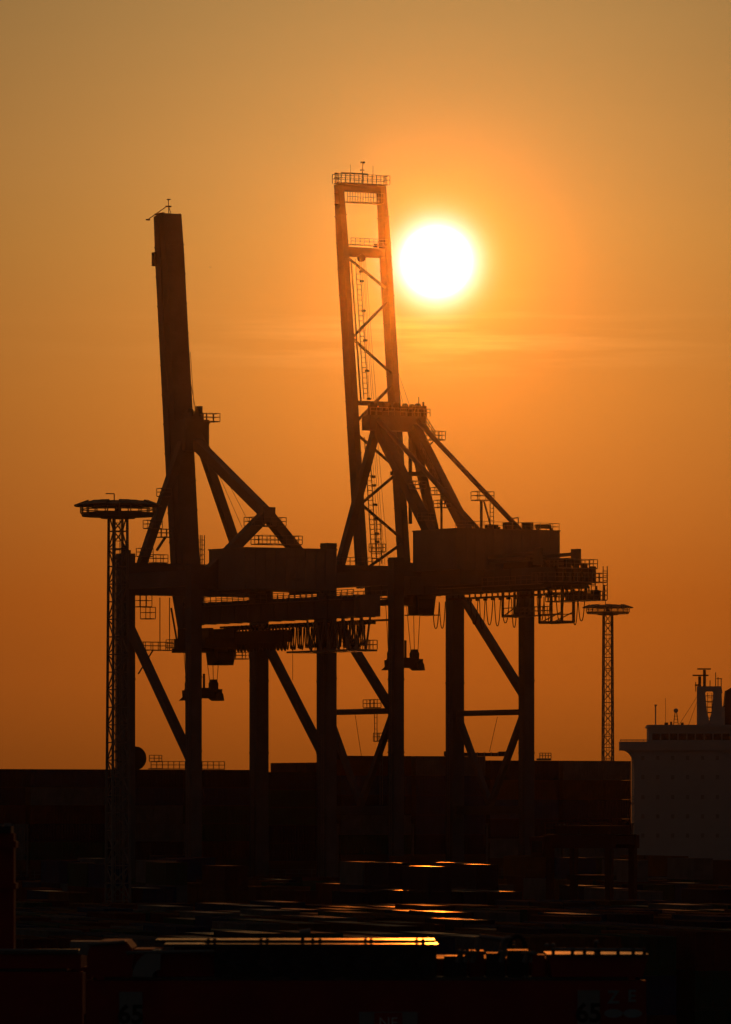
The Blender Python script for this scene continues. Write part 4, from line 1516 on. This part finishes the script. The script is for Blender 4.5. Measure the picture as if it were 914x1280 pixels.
MB().box(sx_(196), sx_(268), 0.3, 1.6, HB_ + 0.062, sz_(1190)).build('engine_housing_or_shade_box', RED, C1)
MB().box(sx_(158), sx_(199), 1.0, 2.5, HB_ + 0.062, sz_(1188)).build('engine_housing_or_shade_box', RED, C1)  # added box closing the gap where the deck glinted through
duct(sx_(200), sz_(1222), 0.47, 0.34, math.radians(88), math.radians(178), -0.05, 0.9).build('air_duct', GREY, C1)
duct(sx_(112), sz_(1196), 0.22, 0.16, math.radians(80), math.radians(172), 0.6, 1.6).build('air_duct', GREY, C1)
MB().box(sx_(85), sx_(122), 0.8, 1.7, sz_(1186), sz_(1178)).build('air_filter', GREY, C1)
# right hand machinery: pipes, hose, electric cabinets
for k, (px0, px1, py0, py1, y0, y1, mt_) in enumerate((
        (556, 584, 1196, 1225, 0.4, 1.4, MACH), (588, 606, 1190, 1225, 0.6, 1.8, RED), (609, 632, 1192, 1225, 0.3, 1.2, MACH),
        (636, 662, 1189, 1225, 0.5, 1.8, MACH), (666, 682, 1194, 1225, 0.2, 1.1, RED))):
    MB().box(sx_(px0), sx_(px1), y0, y1, HB_ + 0.062, sz_(py0)).build('machine_box', mt_, C1)
for k, px in enumerate((572, 581, 590, 626, 656, 664)):
    MB().pipe((sx_(px), 0.25, HB_ + 0.3), (sx_(px) + 0.08, 0.25, sz_(1190)), 0.05, 8).build('hydraulic_pipe', GALV, C1)
MB().path([(sx_(600 + k * 6), 0.9, sz_(1172 + k * 0.7)) for k in range(7)], 0.05).path([(sx_(600), 0.9, sz_(1172)), (sx_(598), 0.9, sz_(1190))], 0.04).build('hydraulic_pipe', GALV, C1)
hose = [(sx_(648) + 0.14 * math.cos(t), 0.7, sz_(1186) + 0.2 * math.sin(t)) for t in [math.pi * k / 10 for k in range(11)]]
MB().path(hose, 0.04, 8).build('hose', RUBBER, C1)
hose = [(sx_(636) + 0.10 * math.cos(t), 0.8, sz_(1186) + 0.17 * math.sin(t)) for t in [math.pi * k / 10 for k in range(11)]]
MB().path(hose, 0.04, 8).build('hose', GALV, C1)
for px, py in ((575, 1189), (581, 1190), (590, 1190), (626, 1190), (655, 1191), (664, 1191), (657, 1222), (684, 1181), (692, 1181), (746, 1177)):
    MB().pipe((sx_(px), 0.15, sz_(py + 2)), (sx_(px), 0.15, sz_(py - 2)), 0.055, 12, 0.022).build('pipe_fitting', GALV, C1, smooth=True)
MB().box(sx_(540), sx_(696), 1.9, 4.8, HB_ + 0.062, sz_(1201)).build('engine_housing_or_shade_box', RED, C1)  # added backing box that shades the deck and stops its bright glints
cabn = MB().prism([(sx_(690), HB_ + 0.062), (sx_(804), HB_ + 0.062), (sx_(810), sz_(1196)), (sx_(686), sz_(1196))], 0.05, 2.4).build('electric_cabinet', RED, C1)
MB().box(sx_(684), sx_(811), 0.0, 2.5, sz_(1196), sz_(1193)).build('cabinet_roof', DECKM, cabn)
MB().pipe((sx_(690), 0.1, sz_(1187)), (sx_(808), 0.1, sz_(1188)), 0.032, 14).build('hand_rail', GALV, cabn, smooth=True)
for px in (692, 716, 731, 749, 773, 792, 806):
    MB().beam((sx_(px), 0.1, sz_(1193)), (sx_(px), 0.1, sz_(1186)), 0.06).build('rail_post', MACH, cabn)
MB().pipe((sx_(746), 0.5, sz_(1193)), (sx_(746), 0.5, sz_(1178)), 0.03, 8).build('antenna', MACH, cabn)
# number plates and marks
for px0, px1, py0 in ((149, 178, 1240), (722, 750, 1238)):
    pl = MB().box(sx_(px0), sx_(px1), 0.004, 0.022, sz_(py0 + 46), sz_(py0)).build('number_plate', GREY, C1)
    text_mesh('65', 0.44, 'number', INK, pl, ((sx_(px0) + sx_(px1)) / 2, 0.0, sz_(py0 + 39)), bold=0.012)
text_mesh('Z', 0.30, 'lettering', INKB, C1, (sx_(767), 0.02, sz_(1254)), bold=0.008)
text_mesh('E', 0.28, 'lettering', INKB, C1, (sx_(790), 0.02, sz_(1252)), bold=0.008)
for px in (767, 791):
    MB().prism([(sx_(px) + 0.16 * math.cos(t), sz_(1267) + 0.075 * math.sin(t)) for t in [2 * math.pi * k / 16 for k in range(16)]], 0.015, 0.025).build('emblem', INKB, C1)
pl = MB().box(sx_(449), sx_(522), 0.006, 0.022, sz_(1300), sz_(1265)).build('name_plate', GREY, C1)
MB().box(sx_(468), sx_(503), 0.0, 0.0055, sz_(1298), sz_(1266)).build('name_field', INKR, pl)
text_mesh('NE', 0.26, 'lettering', WHITE, pl, (sx_(485.5), -0.002, sz_(1285)))

# second red carrier cut by the left edge of the picture
Y2 = 131.0
S2 = Y2 / FPX
c2x = (-190 - 457) * S2
C2 = straddle_carrier('plain red straddle carrier parked beside carrier 65, with a tall red post', (c2x, Y2, 0), 0.0, (103 + 483) * S2, 5.0, CAM_H + (HOR - 1215) * S2)


def s2(px):
    return (px - 457) * S2 - c2x


def z2(py):
    return CAM_H + (HOR - py) * S2


MB().box(s2(-140), s2(101), 0.05, 2.8, z2(1215) + 0.062, z2(1193)).build('engine_housing_or_shade_box', RED, C2)
MB().box(s2(-145), s2(104), 0.0, 2.9, z2(1193), z2(1190)).build('top_cover', DECKM, C2)
MB().pipe((s2(-100), 0.15, z2(1188)), (s2(98), 0.15, z2(1189)), 0.035, 14).build('hand_rail', GALV, C2, smooth=True)
for px in (2, 17, 48, 90):
    MB().beam((s2(px), 0.15, z2(1190)), (s2(px), 0.15, z2(1187)), 0.06).build('rail_post', GALV, C2)
m = MB().box(s2(-16), s2(13), 1.2, 2.0, z2(1190), z2(1042))
m.box(s2(-20), s2(16), 1.1, 2.1, z2(1060), z2(1052)).box(s2(-20), s2(16), 1.1, 2.1, z2(1112), z2(1105))
pst = m.build('hoist_post', RED, C2)
MB().box(s2(-18), s2(10), 1.15, 2.05, z2(1042), z2(1033)).build('post_head', MACH, pst)
MB().pipe((s2(4), 1.6, z2(1033)), (s2(4), 1.6, z2(1029)), 0.07, 10).build('beacon_lamp', LAMPG, pst)

# carrier standing in the aisle between the yard blocks
c3 = at(722, 1032, 676)
C3 = straddle_carrier('distant dark straddle carrier standing between the yard blocks', (c3.x, c3.y, 0), math.radians(-38), 8.2, 4.6, c3.z - 0.9, mt=DARKRED)
hz = c3.z - 0.9
MB().box(-3.0, 3.4, 0.3, 4.0, hz + 0.062, hz + 0.9).build('power_pack', DARKRED, C3)
cbx = MB().prism([(-4.6, hz - 2.2), (-3.2, hz - 2.2), (-3.0, hz - 0.2), (-4.9, hz - 0.2)], -1.3, -0.02).build('operator_cab', DARKRED, C3)
MB().box(-4.5, -3.3, -1.35, -1.31, hz - 1.7, hz - 0.6).build('cab_window', GLASS, cbx)
MB().rail([(-4, 0.15, hz + 0.06), (4, 0.15, hz + 0.06)], 1.1, 0.06, 1.4).build('railing', DARKRED, C3)

# ------------------------------------------------------------------ white ship across the basin
Y4 = 1300.0
S4 = Y4 / FPX
cx4 = (897 - 457) * S4
V = thing('cargo_ship', 'white superstructure of a cargo ship with bridge wings and a twin-post radar mast', 'ship', (cx4, Y4, -4.0), math.radians(0))


def vx(px):
    return (px - 897) * S4


def vz(py):
    return CAM_H + 4.0 + (HOR - py) * S4


hw = -vx(793)
# hull behind and below the house
m = MB()
secs = []
for (y, hb, z0_) in ((-4, hw * 0.94, 2.0), (2, hw * 1.0, 0.5), (40, hw * 1.03, -1.0), (110, hw * 1.03, -1.0), (150, hw * 0.6, 0.0), (172, hw * 0.05, 3.0)):
    secs.append([(-hb, y, 11.0), (-hb, y, z0_), (hb, y, z0_), (hb, y, 11.0)])
for r_ in secs:
    m.v += r_
for i in range(len(secs) - 1):
    for k in range(4):
        k2 = (k + 1) % 4
        m.f.append((i * 4 + k, i * 4 + k2, (i + 1) * 4 + k2, (i + 1) * 4 + k))
m.f.append((0, 1, 2, 3))
m.f.append(tuple(reversed(range(4 * len(secs) - 4, 4 * len(secs)))))
m.build('hull', SHIPH, V)
# house block, stepping inward at the foot
zb, zt_ = 11.05, vz(938)
hpol = [(-hw + 0.9, zb), (hw - 0.9, zb), (hw, zb + 3.4), (hw, zt_), (-hw, zt_), (-hw, zb + 3.4)]
hs = MB().prism(hpol, 0.0, 14.0).build('deckhouse', SHIPW, V)
# wing deck with curved brackets
w0 = -vx(775.5)
MB().box(-w0, w0, -0.4, 6.5, vz(938), vz(927)).build('bridge_wing', SHIPW, V)
for s in (-1, 1):
    pol = [(s * hw, vz(938) - 0.01)]
    n = 8
    for i in range(n + 1):
        t = math.pi / 2 * i / n
        pol.append((s * (hw + (w0 - hw) * 0.8 * (1 - math.sin(t))), vz(938) - 0.01 - 3.0 * (1 - math.cos(t))))
    if s < 0:
        pol = pol[::-1]
    MB().prism(pol, 0.2, 5.0).build('wing_bracket', SHIPW, V)
    for (py, h) in ((1003, 0.6), (1029, 0.9)):
        p_ = MB().box(s * hw if s > 0 else -hw - 0.9, hw + 0.9 if s > 0 else -hw, 0.5, 3.5, vz(py + 3), vz(py)).build('side_gallery', SHIPW, V)
        MB().rail([(s * (hw + 0.85), 0.5, vz(py)), (s * (hw + 0.85), 3.5, vz(py))], 1.1, 0.09, 0.8).rail([(s * hw, 0.5, vz(py)), (s * (hw + 0.85), 0.5, vz(py))], 1.1, 0.09, 0.4).build('railing', SHIPW, p_)
MB().rail([(-w0, -0.3, vz(927)), (vx(812), -0.3, vz(927))], 0.35, 0.09, 1.2).build('wing_railing', SHIPW, V)
# wheelhouse with its window band
xw = -vx(811)
wh = MB().box(-xw, xw, 0.4, 9.0, vz(927), vz(910)).build('wheelhouse', SHIPW, V)
MB().prism([(-xw - 0.35, vz(910)), (xw + 0.35, vz(910)), (xw + 0.1, vz(906)), (-xw - 0.1, vz(906))], 0.0, 9.4).build('wheelhouse_roof', SHIPW, V)
nw = 15
for k in range(nw):
    x = -xw + 0.6 + k * (2 * xw - 1.2) / nw
    MB().box(x + 0.12, x + (2 * xw - 1.2) / nw - 0.12, 0.34, 0.39, vz(925), vz(917)).build('window', GLASS, wh)
for py in (947, 971, 996, 1020, 1044):
    for k in range(11):
        x = -hw + 1.6 + k * (2 * hw - 3.2) / 10
        f = MB().box(x - 0.42, x + 0.42, -0.06, -0.005, vz(py + 4), vz(py - 3)).build('window', SHIPW, hs)
        MB().box(x - 0.30, x + 0.30, -0.085, -0.062, vz(py + 4) + 0.14, vz(py - 3) - 0.14).build('pane', PANE, f)
    MB().box(-hw + 0.1, hw - 0.1, -0.05, -0.003, vz(py + 13), vz(py + 12)).build('deck_edge', SHIPW, hs)
# goal-post mast
m = MB()
mx0, mx1 = vx(878), vx(898)
for k, x in enumerate((mx0, mx1)):
    for (za, zb_, ia, ib) in ((908, 890, 1.75, 1.05), (890, 866, 1.05, 0.72), (866, 859, 0.72, 1.25)):
        l0, r0 = (0.8, ia) if k == 0 else (ia, 0.95)
        l1, r1 = (0.8, ib) if k == 0 else (ib, 0.8)
        m.hexa([(x - l0, 3.0, vz(za)), (x + r0, 3.0, vz(za)), (x + r0, 4.4, vz(za)), (x - l0, 4.4, vz(za)),
                (x - l1, 3.0, vz(zb_)), (x + r1, 3.0, vz(zb_)), (x + r1, 4.4, vz(zb_)), (x - l1, 4.4, vz(zb_))])
m.box(mx0 - 0.8, mx1 + 0.8, 3.05, 4.35, vz(864), vz(857.5))
mast = m.build('radar_mast', SHIPW, V)
m = MB()
for (px, pyb, pyt, py_, a_, b_) in ((876, 858, 845, 844, 867, 887), (882, 858, 837, 836, 873, 890)):
    m.pipe((vx(px), 3.6, vz(pyb)), (vx(px), 3.6, vz(pyt)), 0.28, 8)
    m.box(vx(a_), vx(b_), 3.4, 3.8, vz(py_) - 0.1, vz(py_) + 0.16)
m.build('radar_scanner', MACH, mast)
m = MB()
for px, h in ((871, 852), (889, 850), (899, 846), (903, 848), (896, 840)):
    m.pipe((vx(px), 3.6, vz(864)), (vx(px), 3.6, vz(h)), 0.08, 6)
m.box(vx(870), vx(876), 3.4, 3.8, vz(857), vz(855)).box(vx(897), vx(904), 3.4, 3.8, vz(848.5), vz(847.5))
for k in range(5):
    m.box(mx0, mx1, 3.5, 3.7, vz(870 + k * 7), vz(869 + k * 7))
m.build('mast_fitting', MACH, mast)
MB().ladder((vx(888.5), 3.3, vz(908)), (vx(888.5), 3.3, vz(866)), 0.8, 0.1, 0.8).build('ladder', MACH, mast)
# roof gear
m = MB().pipe((vx(820.5), 3.0, vz(906)), (vx(820.5), 3.0, vz(881)), 0.12, 6)
m.box(vx(819), vx(822.5), 2.8, 3.2, vz(882), vz(880.5))
m.build('signal_post', SHIPW, V)
MB().pipe((vx(833), 3.0, vz(906)), (vx(833), 3.0, vz(872)), 0.04, 5).build('whip_antenna', MACH, V)
m = MB()
for s in (-1, 1):
    m.beam((vx(846) + s * 0.45, 3, vz(906)), (vx(846) + s * 0.12, 3, vz(889)), 0.14)
for k in range(3):
    m.beam((vx(846) - 0.4, 3, vz(903 - k * 4)), (vx(846) + 0.4, 3, vz(903 - k * 4)), 0.08)
m.build('compass_tripod', MACH, V)
sp = MB()
for i in range(6):
    t0, t1 = math.pi * (i / 6 - 0.5), math.pi * ((i + 1) / 6 - 0.5)
    sp.pipe((vx(846), 3, vz(888) + 0.42 * math.sin(t0)), (vx(846), 3, vz(888) + 0.42 * math.sin(t1)), 0.03 + 0.40 * math.cos(t0), 12, 0.03 + 0.40 * math.cos(t1))
sp.build('antenna_dome', SHIPW, V)
for px, w_, h in ((834, 0.35, 3), (854, 0.25, 3), (840, 0.2, 4)):
    MB().box(vx(px) - w_, vx(px) + w_, 2.7, 3.3, vz(906), vz(906 - h)).build('roof_box', MACH, V)
# funnel to the right
fn = MB()
fn.prism([(vx(906), vz(927)), (vx(950), vz(927)), (vx(950), vz(868)), (vx(918), vz(858)), (vx(911), vz(862)), (vx(909), vz(880)), (vx(906), vz(884))], 9.5, 14.0)
fn.build('funnel', SHIPH, V)
MB().box(vx(905), vx(909), 8.0, 9.4, vz(910), vz(883)).build('vent_post', SHIPW, V)
# stays of the mast
for (x_, y_) in ((850, 906), (862, 906)):
    rope(mast, (vx(x_), 3.2, vz(y_)), (mx0, 3.6, vz(862)), 0.04, 'stay_wire')

# ------------------------------------------------------------------ a bird in the sky
p = at(263, 334, 1200)
bd = MB()
n = 8
ringp = [(-0.28, 0.0), (-0.2, 0.045), (-0.05, 0.075), (0.1, 0.07), (0.2, 0.05), (0.27, 0.045), (0.32, 0.015)]
for (xa, ra), (xb, rb) in zip(ringp, ringp[1:]):
    bd.pipe((xa, 0, 0), (xb, 0, 0), max(ra, 0.008), n, max(rb, 0.008))
for s in (-1, 1):
    bd.beam((0.05, 0, 0.02), (0.02, s * 0.32, 0.14), 0.20, 0.02, (0, 0, 1), 0.15, 0.015)
    bd.beam((0.02, s * 0.32, 0.14), (-0.10, s * 0.68, 0.06), 0.15, 0.015, (0, 0, 1), 0.03, 0.01)
bd.beam((-0.26, 0, 0), (-0.42, 0, 0), 0.06, 0.015, (0, 0, 1), 0.14, 0.01)
o = bd.build('bird', FEATH)
o.location = p
o.rotation_euler = (0, 0, math.radians(35))
o.scale = (0.5, 0.5, 0.5)
tag(o, 'small dark bird flying in the orange sky beside the solid boom', 'bird')

# ------------------------------------------------------------------ haze in the air
hzm = bpy.data.materials.new('evening haze')
hzm.use_nodes = True
hn = hzm.node_tree
hn.nodes.clear()
pv = hn.nodes.new('ShaderNodeVolumePrincipled')
pv.inputs['Color'].default_value = (0.95, 0.93, 0.9, 1)
pv.inputs['Density'].default_value = 1.75e-5
pv.inputs['Anisotropy'].default_value = 0.9886
ho = hn.nodes.new('ShaderNodeOutputMaterial')
hn.links.new(pv.outputs[0], ho.inputs['Volume'])
o = MB().box(-5200, 5200, -2900, 5600, -10.0, 116.0).build('haze', hzm)
tag(o, 'thin warm evening haze over the harbour', 'haze', None, 'stuff')
